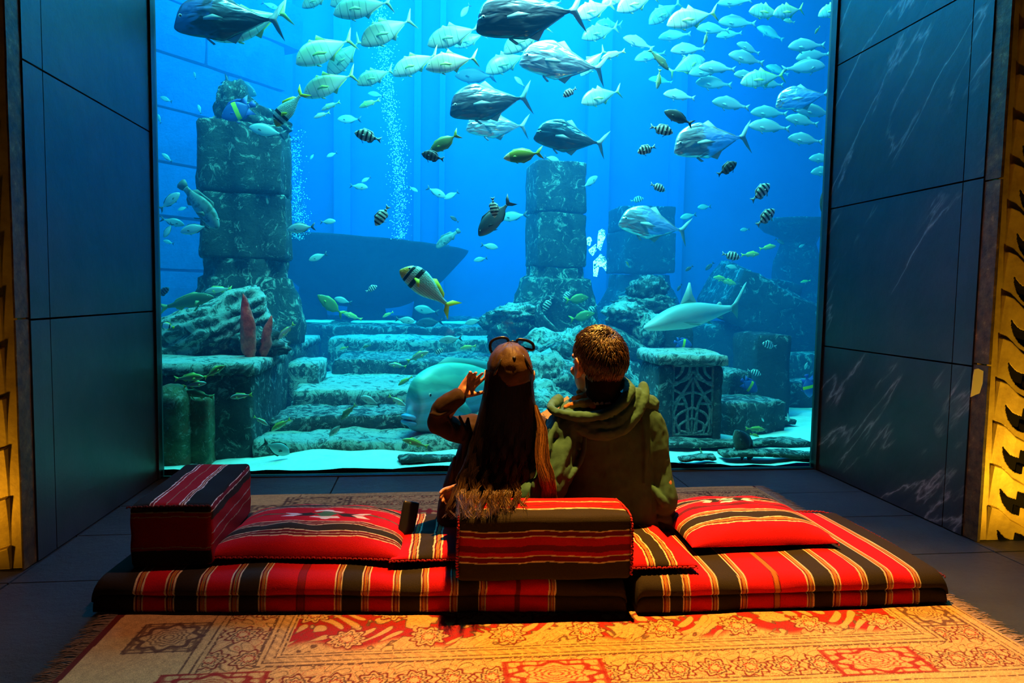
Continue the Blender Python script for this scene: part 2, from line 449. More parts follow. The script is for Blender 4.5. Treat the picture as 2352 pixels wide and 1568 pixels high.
L(nt, ramp(nt, noise_(nt, co, .8, 5, .6), [(.3, (.04, .20, .60)), (.7, (.06, .27, .72))]), b.inputs['Base Color']); b.inputs['Roughness'].default_value = .8
for nm, bx in (('wall_back', (TX0 - .2, TX1 + .2, TY1, TY1 + .2, -.4, TZ1)), ('wall_tank_right', (TX1, TX1 + .2, YG + .05, TY1, -.4, TZ1)),
               ('wall_tank_left', (TX0 - .2, TX0, YG + .05, TY1, -.4, TZ1)), ('ceiling_tank', (TX0 - .2, TX1 + .2, YG + .05, TY1 + .2, TZ1, TZ1 + .2)),
               ('wall_front_left', (TX0 - .2, XL - .16, YG + .0, YG + .05, -.4, TZ1)), ('wall_front_right', (XR + .16, TX1 + .2, YG, YG + .05, -.4, TZ1)), ('wall_front_top', (XL - .2, XR + .2, YG, YG + .05, TOP + .005, TZ1)),
               ('floor_tank', (TX0 - .2, TX1 + .2, YG + .05, TY1 + .2, -.5, -.4))):
    V, F = boxVF(*bx); tag(mk(nm, V, F, M_tankwall, smooth=False), kind='structure')
# pilasters on the far wall
for i, (u, wd) in enumerate(((620, .9), (785, .35), (958, .16), (1015, .14), (1375, .5), (1560, .3))):
    x = at(u, 400, 14.3).x; V, F, _ = meshed_box(wd, .3, TZ1, .8, .04)
    tag(mk('trim_%d' % (8 + i), V + np.array([x, TY1 - .12, TZ1 / 2]), F, M_tankwall, smooth=False), kind='structure')
# oblique block wall at the left of the tank
parts = []
Lw = 5.4; ang = radians(53)
for r in range(8):
    for c_ in range(4):
        V, F, _ = meshed_box(1.62, .5, .80, .3, .05)
        V[:, 1] += fnoise(V + np.array([c_ * 2, 0, r]), 1.3) * .03
        parts.append((V + np.array([(c_ - 1.5) * 1.64 + (.8 if r % 2 else 0) * .5, 0, .4 + r * .815]), F))
V, F = joinVF(parts); V = rotz(V, ang) + np.array([-4.75, 10.6, -.1])
M_block = stone('blue_block_wall', (.05, .16, .40), (.06, .22, .52), (.14, .35, .6), amount=.72, scale=1.4, topbias=0)
tag(mk('wall_oblique', V, F, M_block, smooth=False), kind='structure')

# sand
M_sand, nt, b = newmat('pale_sand'); co = objco(nt)
L(nt, ramp(nt, noise_(nt, co, 14, 8, .7), [(.3, (.66, .70, .62)), (.7, (.86, .88, .80))]), b.inputs['Base Color']); b.inputs['Roughness'].default_value = .9
bump(nt, b, noise_(nt, co, 9, 8, .7), .5, .02)
nu, nv = 90, 70; V = []
for i in range(nu + 1):
    for j in range(nv + 1):
        x = -3.2 + 7.6 * i / nu; y = YG + .056 + (7.2 - YG) * j / nv
        z = .035 + .04 * noise.noise(Vector((x * 1.1, y * 1.6, 3))) + .02 * noise.noise(Vector((x * 5, y * 5, 8)))
        z += .05 * math.exp(-((x + .5) / .8) ** 2 - ((y - 5.05) / .18) ** 2)
        V.append((x, y, z))
n0 = len(V); F = gridVF(nu, nv)
tag(mk('sand', V, F, M_sand, org=(0, 5, 0)), 'pale turquoise-lit sand bed along the foot of the tank window', 'sand', kind='stuff')
V = []
for i in range(61):
    for j in range(41):
        x = -6 + 14.4 * i / 60; y = 7.1 + 7.3 * j / 40
        V.append((x, y, .0 + .06 * noise.noise(Vector((x * .8, y * .8, 5)))))
tag(mk('sand', V, gridVF(60, 40), M_sand, org=(0, 9, 0)), 'deeper blue-shadowed sand behind the ruins of the tank', 'sand', kind='stuff')

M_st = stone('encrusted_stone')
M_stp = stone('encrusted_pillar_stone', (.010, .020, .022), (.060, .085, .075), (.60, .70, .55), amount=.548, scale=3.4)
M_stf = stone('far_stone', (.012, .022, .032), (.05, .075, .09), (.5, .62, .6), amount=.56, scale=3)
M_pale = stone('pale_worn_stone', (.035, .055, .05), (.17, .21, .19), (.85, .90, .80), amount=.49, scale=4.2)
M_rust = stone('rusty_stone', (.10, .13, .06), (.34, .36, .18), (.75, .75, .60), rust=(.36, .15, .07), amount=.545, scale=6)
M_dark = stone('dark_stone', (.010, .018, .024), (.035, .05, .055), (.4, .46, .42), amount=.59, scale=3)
M_redglow, nt, b = newmat('red_glow_paint'); co = objco(nt)
L(nt, ramp(nt, noise_(nt, co, 18, 6, .7), [(.35, (.42, .03, .03)), (.6, (.95, .16, .11)), (.75, (1.0, .45, .35))]), b.inputs['Base Color']); bump(nt, b, noise_(nt, co, 30, 6, .7), .8, .01)

def rough(V, amp, s=2.5, seed=0.0, crumble=0.0):
    """weathered surface: noise along all axes"""
    V = V.copy(); P = V * 1.0
    for k in range(3):
        V[:, k] += fnoise(P, s, seed + 17 * k) * amp
    if crumble: V[:, 2] -= np.maximum(0, fnoise(P, s * .6, seed + 91)) * crumble
    return V
def sbox(name, c, s, mat, parent=None, rot=(0, 0, 0), res=.09, rnd=.04, amp=.02, seed=0.0, crumble=0.0, sc=2.5):
    V, F, _ = meshed_box(*s, res, rnd); V = rough(V, amp, sc, seed + c[0], crumble)
    return mk(name, euler(V, *rot) + np.array(c), F, mat, parent)
def lathe_sq(rings, ex=5.0, seg=48, flutes=0, fl=.03, amp=.02, seed=0.0, sc=2.5, step=.07):
    """rings (z, half_w, half_d): squarish tower with closed ends"""
    R = []
    for a, b_ in zip(rings[:-1], rings[1:]):
        n = max(1, int(abs(b_[0] - a[0]) / step))
        for i in range(n): R.append([a[k] + (b_[k] - a[k]) * i / n for k in range(3)])
    R.append(list(rings[-1])); V = []
    for z, hw, hd in R:
        for k in range(seg):
            a = 2 * pi * (k + .5) / seg; c, s = cos(a), sin(a)
            q = (abs(c) ** ex + abs(s) ** ex) ** (-1 / ex)
            f = 1 - fl * (abs(cos(flutes * a / 2)) ** 3) if flutes else 1
            V.append((c * q * hw * f, s * q * hd * f, z))
    V = rough(np.array(V), amp, sc, seed); F = []
    for i in range(len(R) - 1):
        for k in range(seg):
            a, b_ = i * seg + k, i * seg + (k + 1) % seg
            F.append((a, b_, b_ + seg, a + seg))
    n = len(V); V = np.vstack([V, [(0, 0, rings[0][0]), (0, 0, rings[-1][0])]])
    m = (len(R) - 1) * seg
    for k in range(seg):
        F.append((n, (k + 1) % seg, k)); F.append((n + 1, m + k, m + (k + 1) % seg))
    return V, F
def rock(name, c, r, mat, parent=None, amp=.25, s=1.6, seed=0, rot=(0, 0, 0), sub=4, flatb=None):
    bm = bmesh.new(); bmesh.ops.create_icosphere(bm, subdivisions=sub, radius=1)
    V = np.array([v.co[:] for v in bm.verts]); F = [tuple(v.index for v in f.verts) for f in bm.faces]; bm.free()
    n = fnoise(V, s, seed, 5); ridg = np.abs(fnoise(V, s * 2.6, seed + 40, 4))
    V = V * (1 + amp * n + amp * .5 * ridg)[:, None] * np.array(r)
    if flatb is not None: V[:, 2] = np.maximum(V[:, 2], -flatb)
    return mk(name, euler(V, *rot) + np.array(c), F, mat, parent)
def H_(px, y): return px * y / FPX        # size in metres of px pixels at depth y

# --- stone platform at the left, with a broken edge
pl = thing('stone_platform', (-2.05, 6.2, 0), 'large encrusted stone platform carrying the leftmost pillar', 'platform')
sbox('block', (-2.09, 5.61, .29), (1.66, 1.02, .78), M_st, pl, amp=.028, seed=3, res=.06, crumble=.04)
sbox('block', (-2.12, 7.3, .29), (1.64, 2.3, .78), M_st, pl, amp=.028, seed=13, res=.08)
sbox('block', (-2.09, 5.62, .675), (1.72, 1.08, .10), M_pale, pl, amp=.020, seed=5, res=.06, rnd=.03)
sbox('block', (-2.12, 7.3, .675), (1.66, 2.3, .10), M_pale, pl, amp=.020, seed=6, res=.08, rnd=.03)
# --- pillars
def pillar(name, label, u, y, z0, blocks, base, mat, rotz_=.3, flutes=0, amp=.02):
    c = at(u, 700, y); root = thing(name, (c.x, y, z0), label, 'pillar')
    for i, (vt, vb, hw, ex, du) in enumerate(blocks):
        zt, zb = at(u, vt, y).z, at(u, vb, y).z; w = H_(hw, y)
        V, F = lathe_sq([(zb, w * .97, w * .97), (zb + .02, w, w), (zt - .02, w, w), (zt, w * .975, w * .975)], ex, 56, flutes, .11, amp, i * 7.3 + c.x, 2.2, .06)
        mk('drum', rotz(V, rotz_ + i * .05) + np.array([c.x + H_(du, y), y, 0]), F, mat, root)
    rings = [(at(u, v, y).z, H_(hw, y), H_(hw, y)) for v, hw in base]
    rings[0] = (z0, rings[0][1], rings[0][2])
    V, F = lathe_sq(rings, 4.0, 72, 8, .13, amp * 1.3, c.x + 3, 2.4, .05)
    mk('base', rotz(V, rotz_) + np.array([c.x, y, 0]), F, mat, root)
    return root
PL = pillar('ruined_pillar', 'tallest encrusted stone pillar of stacked blocks, standing on the left platform', 568, 6.95, .73,
            [(302, 452, 93, 11, 0), (455, 596, 92, 10, 3)], [(800, 118), (745, 122), (700, 112), (660, 100), (640, 96), (636, 86), (598, 85)], M_stp, .12, 10)
PM = pillar('ruined_pillar', 'middle stone pillar rising behind the gap between the two people', 1271, 8.6, .35,
            [(380, 492, 60, 9, 0), (495, 613, 59, 8, 1)], [(770, 108), (720, 96), (670, 84), (640, 76), (636, 62), (615, 60)], M_stp, .1, 0)
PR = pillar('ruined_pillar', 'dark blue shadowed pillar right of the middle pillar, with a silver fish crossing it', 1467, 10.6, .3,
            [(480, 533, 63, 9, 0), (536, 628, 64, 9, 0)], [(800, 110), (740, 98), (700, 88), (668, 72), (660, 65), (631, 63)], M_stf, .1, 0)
# rubble on top of the left pillar
c = at(545, 268, 6.9)
rt = thing('rock_heap', (c.x, 6.9, at(560, 305, 6.95).z - .02), 'heap of jagged rocks crowning the tallest left pillar', 'rocks')
rock('rock', at(540, 255, 6.85), (.155, .19, .24), M_stp, rt, .35, 1.7, 3, (0, .1, 0))
rock('rock', at(590, 278, 6.9), (.29, .2, .14), M_stp, rt, .35, 1.7, 9, (0, .35, 0))
rock('rock', at(510, 292, 6.85), (.155, .15, .08), M_pale, rt, .3, 1.9, 12)
# red blades made up for a reddish light patch by the left pillar
def red_glow(u, v0, y, h, w, lean, seed, label):
    p = at(u, v0, y); V, F = lathe_sq([(0, .5 * w, .35 * w), (.10 * h, .8 * w, .5 * w), (.35 * h, w, .6 * w), (.62 * h, .85 * w, .5 * w), (.85 * h, .5 * w, .35 * w), (.96 * h, .22 * w, .16 * w), (h, .06 * w, .05 * w)], 2.1, 28, 5, .10, .014, seed, 7, .025)
    tag(mk('red_glow_blade', euler(V, .12, lean, 0) + np.array([p.x, y, .72]), F, M_redglow), label, 'coral')
red_glow(576, 760, 5.44, .50, .062, -.06, 4, 'upright salmon red blade standing in for a reddish light patch by the fallen column')
red_glow(604, 740, 5.56, .34, .045, .22, 9, 'smaller red blade of the same reddish light patch, leaning right behind the upright one')
# fallen fluted column drum on the platform
V, F = lathe_sq([(-.75, .30, .34), (-.70, .33, .37), (.72, .30, .34), (.78, .26, .30)], 2.6, 72, 14, .12, .045, 2, 3.2, .05)
p = at(448, 774, 5.9); V = V * np.array([.74, .74, .78])
tag(mk('fallen_column', euler(V, 0, radians(66), 0) @ np.array(Matrix.Rotation(radians(-12), 3, 'Z')) + np.array([p.x, 5.9, p.z + .0]), F, M_pale), 'fallen fluted column lying across the left platform, pale with algae', 'column')
rock('broken_stone', at(597, 790, 5.75), (.20, .2, .13), M_st, None, .35, 1.6, 21); tag(bpy.data.objects['broken_stone'], 'small broken wedge of stone at the foot of the fallen column', 'rock')
# --- staircase
STEPS = ((5.08, 5.75, -.1, .163, -1.27, 1.05), (5.45, 6.4, -.1, .268, -1.23, 1.10), (6.08, 7.6, -.1, .392, -1.18, 1.25), (7.25, 8.7, .0, .529, -1.0, 1.4), (8.40, 9.3, .1, .686, -1.2, 1.6), (9.00, 9.6, .1, .80, -1.4, 2.0))
stc = thing('stone_staircase', (.1, 6.6, 0), 'wide flight of worn stone steps rising behind the seated couple', 'staircase')
for i, (ya, yb, z0, z1, xl_, xr_) in enumerate(STEPS):
    sbox('step', ((xl_ + xr_) / 2, (ya + yb) / 2, (z0 + z1) / 2), (xr_ - xl_, yb - ya, z1 - z0), M_st if i % 2 else M_pale, stc, amp=.028, seed=i * 5, res=.06, rnd=.035, crumble=.03, sc=2.8)
sbox('cheek_block', (-1.16, 6.75, .34), (.30, .55, .48), M_pale, stc, amp=.03, seed=44, res=.06)
o = sbox('terrace', (1.3, 11.3, .32), (7.0, 3.9, .95), M_stf, None, amp=.03, seed=2, res=.2); tag(o, 'broad stone terrace at the head of the steps under the giant bowl', 'terrace')
# --- giant bowl
cb = at(838, 560, 11.2)
bw = thing('giant_stone_bowl', (cb.x, 11.2, .79), 'giant dark blue stone bowl on squat feet between the two tall pillars', 'bowl')
prof = [(0, -.98), (.35, -.98), (.75, -.88), (1.15, -.58), (1.45, -.24), (1.64, .0), (1.60, .02), (1.5, -.06), (1.1, -.3), (.6, -.45), (0, -.5)]
prof = smooth_path(prof, 3); seg = 64; V = []; F = []
for r_, z in prof:
    for k in range(seg):
        a = 2 * pi * k / seg; V.append((max(r_, .001) * cos(a), max(r_, .001) * sin(a), z))
for i in range(len(prof) - 1):
    for k in range(seg):
        a, b_ = i * seg + k, i * seg + (k + 1) % seg; F.append((a, b_, b_ + seg, a + seg))
V = rough(np.array(V), .01, 2, 3); V = euler(V, 0, radians(3.2), 0)
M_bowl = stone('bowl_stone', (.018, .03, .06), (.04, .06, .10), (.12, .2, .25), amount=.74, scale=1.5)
mk('bowl', V + np.array([cb.x, 11.2, cb.z - .02]), F, M_bowl, bw)
for u, hw, vt in ((716, 30, 650), (842, 40, 665), (985, 34, 655)):
    p = at(u, 700, 10.9); w = H_(hw, 10.9); V, F = lathe_sq([(.78, w * 1.15, w), (1.05, w, w * .9), (at(u, vt, 10.9).z, w * .8, w * .7)], 4, 32, 0, 0, .01, u, 2, .1)
    mk('foot', V + np.array([p.x, 10.9, 0]), F, M_bowl, bw)
# bright sills at the back of the terrace
M_lit = plain('pale_tile', (.85, .92, .88), .6)
for u0, u1, v, i in ((700, 765, 744, 0), (860, 938, 744, 1), (1005, 1075, 741, 2), (810, 955, 751, 3)):
    a, b_ = at(u0, v, 9.9), at(u1, v, 9.9); V, F, _ = meshed_box(b_.x - a.x, .5, .03, .1, .01); V = rough(V, .008, 4, u0)
    tag(mk('pale_slab', V + np.array([(a.x + b_.x) / 2, 9.9, .815]), F, M_lit), ['pale slab left of the bowl feet on the terrace', 'pale slab between the bowl feet, nearer the middle of the terrace', 'pale slab right of the bowl on the terrace', 'long pale slab lying in front of the bowl feet'][i], 'slab', 'pale slabs on the terrace')
# --- rocks around the middle pillar
g = thing('boulder', (at(1180, 790, 7.9).x, 7.9, .3), 'rounded encrusted boulder at the left foot of the middle pillar', 'boulder')
rock('stone', at(1180, 752, 7.9), (.36, .34, .24), M_stp, g, .28, 1.5, 31)
rock('crust', at(1192, 720, 7.75), (.27, .2, .10), M_pale, g, .35, 2.2, 35)
# broken shell-like bowl leaning in front of the middle pillar
p = at(1302, 745, 7.6)
prof = smooth_path([(0, -.36), (.2, -.33), (.34, -.16), (.40, .06), (.36, .08), (.3, -.1), (.16, -.25), (0, -.28)], 3); V = []; F = []; seg = 40
for r_, z in prof:
    for k in range(seg):
        a = 2 * pi * k / seg; V.append((max(r_, .001) * cos(a), max(r_, .001) * sin(a), z))
for i in range(len(prof) - 1):
    for k in range(seg):
        a, b_ = i * seg + k, i * seg + (k + 1) % seg; F.append((a, b_, b_ + seg, a + seg))
V = euler(rough(np.array(V), .03, 3, 8), radians(38), radians(12), .4) + np.array([p.x, 7.6, p.z])
tag(mk('broken_urn', V, F, M_stp), 'broken rounded urn leaning against the foot of the middle pillar', 'urn')
rb = thing('rubble_pile', (at(1275, 900, 6.6).x, 6.6, 0), 'pile of pale encrusted rubble seen between the two heads', 'rubble')
for i, (u, v, y, r) in enumerate(((1255, 800, 7.0, (.26, .2, .16)), (1290, 830, 6.8, (.26, .25, .18)), (1245, 860, 6.5, (.28, .2, .2)), (1300, 890, 6.4, (.25, .25, .2)), (1235, 930, 6.2, (.22, .3, .22)), (1290, 960, 6.1, (.3, .3, .22)), (1330, 790, 7.1, (.2, .2, .15)), (1430, 900, 6.9, (.3, .3, .28)), (1250, 1010, 6.0, (.5, .3, .2)))):
    rock('rock', at(u, v, y), r, (M_pale, M_st)[i % 2], rb, .35, 1.6, 50 + i * 3)
# flat slabs tilted behind the man
p = at(1452, 800, 7.3); V, F, _ = meshed_box(.62, .5, .20, .06, .04)
tag(mk('tilted_slab', euler(rough(V, .025, 3, 3), .25, radians(26), 0) + np.array(p), F, M_st), 'short tilted stone slab showing right of the man hair', 'slab')
p = at(1478, 905, 6.7); V, F, _ = meshed_box(.85, .34, .16, .06, .04)
tag(mk('tilted_slab', euler(rough(V, .02, 3, 9), .3, radians(43), 0) + np.array(p), F, M_pale), 'long narrow slab leaning down towards the grille block', 'slab')
# coral stack in front of the right pillar
cs = thing('coral_stack', (at(1480, 800, 7.6).x, 7.6, .35), 'encrusted coral head of stacked lobes in front of the dark right pillar', 'coral')
rock('lobe', at(1487, 668, 7.8), (.21, .2, .16), M_st, cs, .3, 2.0, 71)
rock('lobe', at(1490, 705, 7.75), (.32, .25, .14), M_st, cs, .35, 2.2, 74)
rock('lobe', at(1437, 722, 7.5), (.24, .22, .13), M_pale, cs, .3, 2.2, 77)
rock('lobe', at(1487, 762, 7.4), (.17, .18, .22), M_pale, cs, .22, 2.5, 79)
V, F = lathe_sq([(.25, .20, .2), (at(1445, 740, 7.6).z, .24, .2)], 3, 32, 0, 0, .03, 5, 3, .06); mk('stem', V + np.array([at(1440, 760, 7.6).x, 7.62, 0]), F, M_dark, cs)
# carved grille block
gb = thing('grille_block', (at(1590, 990, 5.42).x, 5.42, .0), 'square stone block with a pierced interlaced grille in its face', 'stone block')
yb = 5.42; x0, x1 = at(1513, 900, yb).x, at(1662, 900, yb).x; zt = at(1590, 812, yb).z; zb = -.02
gx0, gx1 = at(1548, 900, yb).x, at(1640, 900, yb).x; gz1, gz0 = at(1590, 840, yb).z, at(1590, 1000, yb).z
for nm, bx in (('post', (x0, gx0, yb, yb + .53, zb, gz1)), ('post', (gx1, x1, yb, yb + .53, zb, gz1)), ('lintel', (x0 - .03, x1 + .03, yb - .02, yb + .55, gz1, zt))):
    V, F, _ = meshed_box(bx[1] - bx[0], bx[3] - bx[2], bx[5] - bx[4], .045, .03); V = rough(V, .016, 4, bx[0] * 5)
    mk(nm, V + np.array([(bx[0] + bx[1]) / 2, (bx[2] + bx[3]) / 2, (bx[4] + bx[5]) / 2]), F, M_st if nm == 'post' else M_pale, gb)
V, F = boxVF(gx0 - .01, gx1 + .01, yb + .26, yb + .5, zb, gz1 + .01); mk('backing', V, F, M_dark, gb, smooth=False)
# interlaced bars
bars = []
def bar(pts, r=.0125, n=5): 
    P = smooth_path([(gx0 + (gx1 - gx0) * a, yb + .03, gz0 + (gz1 - gz0) * b_) for a, b_ in pts], n); bars.append(tubeVF(P, r, 6))
for s in (0, 1):
    f = (lambda a: a) if s == 0 else (lambda a: 1 - a)
    bar([(f(0), .02), (f(0), 1)]) ; 
    bar([(f(.42), 1), (f(.38), .88), (f(.12), .74), (f(0), .72)])
    bar([(f(.25), 1), (f(.2), .9), (f(.05), .82)])
    bar([(f(.5), .93), (f(.62), .82), (f(.85), .76), (f(1), .76)])
    bar([(f(.48), .84), (f(.34), .68), (f(.12), .52), (f(0), .45)])
    bar([(f(.0), .66), (f(.22), .58), (f(.36), .4), (f(.42), .1), (f(.44), 0)])
    bar([(f(.08), .02), (f(.06), .14), (f(.16), .3), (f(.5), .4)])
    bar([(f(.5), .62), (f(.78), .56), (f(.96), .3), (f(.82), .08), (f(.8), 0)])
    bar([(f(.2), .06), (f(.22), .16), (f(.5), .24)])
bar([(0, 1), (1, 1)]); bar([(0, .01), (1, .01)]); bar([(.5, 0), (.5, .8)]); bar([(.38, .05), (.38, .36)]); bar([(.62, .05), (.62, .36)]); bar([(0, .45), (.3, .45)]); bar([(.7, .45), (1, .45)])
bar([(.22, .06), (.5, .02), (.78, .06)])
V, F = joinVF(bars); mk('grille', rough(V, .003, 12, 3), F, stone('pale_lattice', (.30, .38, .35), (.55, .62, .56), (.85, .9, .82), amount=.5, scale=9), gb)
# dark square post and its cap under the shark
p = at(1555, 775, 7.4)
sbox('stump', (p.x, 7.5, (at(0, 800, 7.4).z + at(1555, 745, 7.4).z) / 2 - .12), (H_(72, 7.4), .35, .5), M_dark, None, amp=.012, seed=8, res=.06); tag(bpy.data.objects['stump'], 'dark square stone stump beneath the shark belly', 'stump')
# right hand ruins
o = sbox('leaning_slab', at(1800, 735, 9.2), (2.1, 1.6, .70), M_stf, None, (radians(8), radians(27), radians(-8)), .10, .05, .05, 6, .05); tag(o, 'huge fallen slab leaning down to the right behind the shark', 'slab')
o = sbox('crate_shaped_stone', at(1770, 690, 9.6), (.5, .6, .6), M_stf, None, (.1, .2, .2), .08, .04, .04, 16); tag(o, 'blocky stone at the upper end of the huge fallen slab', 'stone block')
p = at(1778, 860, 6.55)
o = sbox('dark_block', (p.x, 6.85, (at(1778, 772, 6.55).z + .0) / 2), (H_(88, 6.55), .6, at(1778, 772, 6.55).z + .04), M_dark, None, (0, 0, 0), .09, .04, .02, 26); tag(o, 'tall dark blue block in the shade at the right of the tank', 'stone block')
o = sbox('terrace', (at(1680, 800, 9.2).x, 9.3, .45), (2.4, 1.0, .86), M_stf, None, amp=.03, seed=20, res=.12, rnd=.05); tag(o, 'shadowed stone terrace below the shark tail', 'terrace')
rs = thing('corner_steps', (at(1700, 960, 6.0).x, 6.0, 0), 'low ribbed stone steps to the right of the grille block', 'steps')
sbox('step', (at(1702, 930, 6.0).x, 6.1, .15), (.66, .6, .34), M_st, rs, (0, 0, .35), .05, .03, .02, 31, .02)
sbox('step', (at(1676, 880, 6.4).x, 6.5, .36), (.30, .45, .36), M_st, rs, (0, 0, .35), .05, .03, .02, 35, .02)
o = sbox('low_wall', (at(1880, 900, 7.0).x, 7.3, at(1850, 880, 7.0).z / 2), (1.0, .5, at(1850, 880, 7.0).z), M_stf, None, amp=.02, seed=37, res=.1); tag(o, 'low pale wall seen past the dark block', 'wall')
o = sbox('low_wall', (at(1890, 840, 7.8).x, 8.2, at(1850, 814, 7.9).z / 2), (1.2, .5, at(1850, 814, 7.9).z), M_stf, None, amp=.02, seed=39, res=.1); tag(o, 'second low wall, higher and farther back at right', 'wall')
for i, (u, v, y, s, rz, lb) in enumerate(((1650, 1022, 5.72, (1.5, .20, .045), -.03, 'long dark slate plate lying in the sand near the window'), (1810, 1048, 5.45, (1.0, .15, .04), -.16, 'dark slate plate in the sand at the lower right corner'), (1720, 975, 6.45, (.9, .28, .05), .3, 'slate plate at the foot of the corner steps'), (1600, 1056, 5.2, (.3, .1, .03), .1, 'small slate chip by the window edge'), (980, 1058, 5.15, (.4, .12, .04), .05, 'flat stone in the sand left of the woman jacket'))):
    p = atz(u, v, .05); V, F, _ = meshed_box(*s, .035, .015); V = rough(V, .016, 5, i * 3)
    tag(mk('slate_plate', rotz(V, rz) + np.array([p.x, min(p.y, y + .3), .07]), F, M_st), lb, 'slab')
# chalice column, far right
p = at(1835, 520, 11.0)
V, F = lathe_sq([(at(1835, 760, 11).z, .42, .42), (at(1835, 700, 11).z, .40, .40), (at(1835, 640, 11).z, .36, .36), (at(1835, 600, 11).z, .36, .36), (at(1835, 560, 11).z, .27, .27), (at(1835, 545, 11).z, .30, .30), (at(1835, 530, 11).z, .52, .52), (at(1835, 512, 11).z, .66, .66), (at(1835, 507, 11).z, .66, .66)], 2.4, 40, 0, 0, .02, 3, 2, .08)
tag(mk('chalice_column', V + np.array([p.x, 11, 0]), F, M_stf), 'distant column widening to a dish on top, far right', 'column')
# near stone post against the window, lower left
ps = thing('stone_posts', (at(425, 1090, 4.95).x, 4.98, 0), 'pair of mossy rust-flecked stone posts against the window, behind the tall cube cushion', 'posts')
yy = 4.95; V, F = lathe_sq([(-.02, .115, .10), (.2, .115, .10), (.5, .108, .10), (at(400, 905, yy).z, .10, .095), (at(400, 888, yy).z, .075, .07), (at(400, 881, yy).z, .035, .04)], 2.6, 40, 0, 0, .010, 6, 6, .03)
mk('round_post', V + np.array([at(401, 990, yy).x, yy, 0]), F, M_rust, ps)
V, F, _ = meshed_box(.155, .15, at(456, 915, yy).z + .02, .03, .02); mk('square_post', rough(V, .008, 7, 4) + np.array([at(456, 990, yy).x, yy + .06, (at(456, 915, yy).z) / 2]), F, M_rust, ps)
# dark round fitting half hidden by the right edge of the glass
c = at(1893, 464, 4.82); V, F = ellVF(c, (.030, .03, .085), (0, 0, 0), 20, 12)
tag(mk('round_fitting', V, F, M_dark), 'dark rounded fitting peeking out at the right edge of the glass', 'fitting')
# mottled glowing shapes made up for bright patches beyond the middle pillar
M_glow = bpy.data.materials.new('mottled_glow'); M_glow.use_nodes = True; nt = M_glow.node_tree; b = nt.nodes['Principled BSDF']
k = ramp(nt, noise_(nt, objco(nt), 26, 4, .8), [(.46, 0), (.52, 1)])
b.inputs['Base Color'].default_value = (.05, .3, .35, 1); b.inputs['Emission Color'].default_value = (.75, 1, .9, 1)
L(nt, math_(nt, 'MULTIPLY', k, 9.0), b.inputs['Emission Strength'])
for i, (poly, lb) in enumerate((([(1350, 545), (1356, 543), (1360, 552), (1355, 564), (1347, 560)], 'small glowing shard-like light, upper left of the cluster of four'),
                   ([(1353, 573), (1362, 566), (1369, 560), (1370, 575), (1362, 587), (1355, 580)], 'glowing triangular light, second down on the left of the cluster of four'),
                   ([(1376, 530), (1384, 525), (1391, 530), (1390, 545), (1384, 560), (1380, 575), (1373, 568), (1374, 548)], 'tall glowing oval light, upper right of the cluster of four'),
                   ([(1364, 600), (1375, 590), (1380, 583), (1390, 590), (1397, 610), (1397, 627), (1385, 612), (1376, 612), (1372, 635), (1364, 634)], 'glowing forked light, lowest of the cluster of four'))):
    P = [at(u, v, 12.2) for u, v in poly]; n = len(P); V = [tuple(q) for q in P] + [(q.x, q.y + .05, q.z) for q in P]
    tag(mk('glow_shape', V, [tuple(range(n))[::-1], tuple(range(n, 2 * n))] + [(a, (a + 1) % n, n + (a + 1) % n, n + a) for a in range(n)], M_glow, smooth=False), lb, 'glow', 'glowing lights beyond the middle pillar')
# bubbles
M_bub = bpy.data.materials.new('air_bubble'); M_bub.use_nodes = True; b = M_bub.node_tree.nodes['Principled BSDF']
b.inputs['Base Color'].default_value = (.85, 1, 1, 1); b.inputs['Roughness'].default_value = .1
def bubbles(path, n, spread, label, seed):
    rnd = random.Random(seed); P = smooth_path([tuple(at(*q)) for q in path], 10); parts = []
    t = (1 + sqrt(5)) / 2
    ico = np.array([(0, .7, 0), (0, -.7, 0), (1, 0, 0), (-1, 0, 0), (0, 0, 1), (0, 0, -1)], float); ico /= np.linalg.norm(ico, axis=1)[:, None]
    IF = [(4, 2, 0), (4, 0, 3), (4, 3, 1), (4, 1, 2), (5, 0, 2), (5, 3, 0), (5, 1, 3), (5, 2, 1)]
    for i in range(n):
        f = rnd.random() ** .8; k = min(int(f * (len(P) - 1)), len(P) - 2); q = P[k] + (P[k + 1] - P[k]) * rnd.random()
        s = spread * (.35 + .65 * rnd.random()); q = q + np.array([rnd.gauss(0, s), rnd.gauss(0, s), 0])
        parts.append((ico * rnd.uniform(.003, .009) + q, IF))
    V, F = joinVF(parts); tag(mk('bubble_stream', V, F, M_bub), label, 'bubbles', kind='stuff')
bubbles([(872, -20, 8.0), (880, 100, 8.0), (893, 230, 8.0), (915, 380, 8.0), (918, 550, 8.0)], 1700, .075, 'thin wavering stream of bubbles rising above the giant bowl', 3)
bubbles([(682, 300, 8.9), (676, 380, 8.9), (683, 470, 8.9), (684, 550, 8.9)], 800, .08, 'bubble curtain rising beside the tallest left pillar', 5)
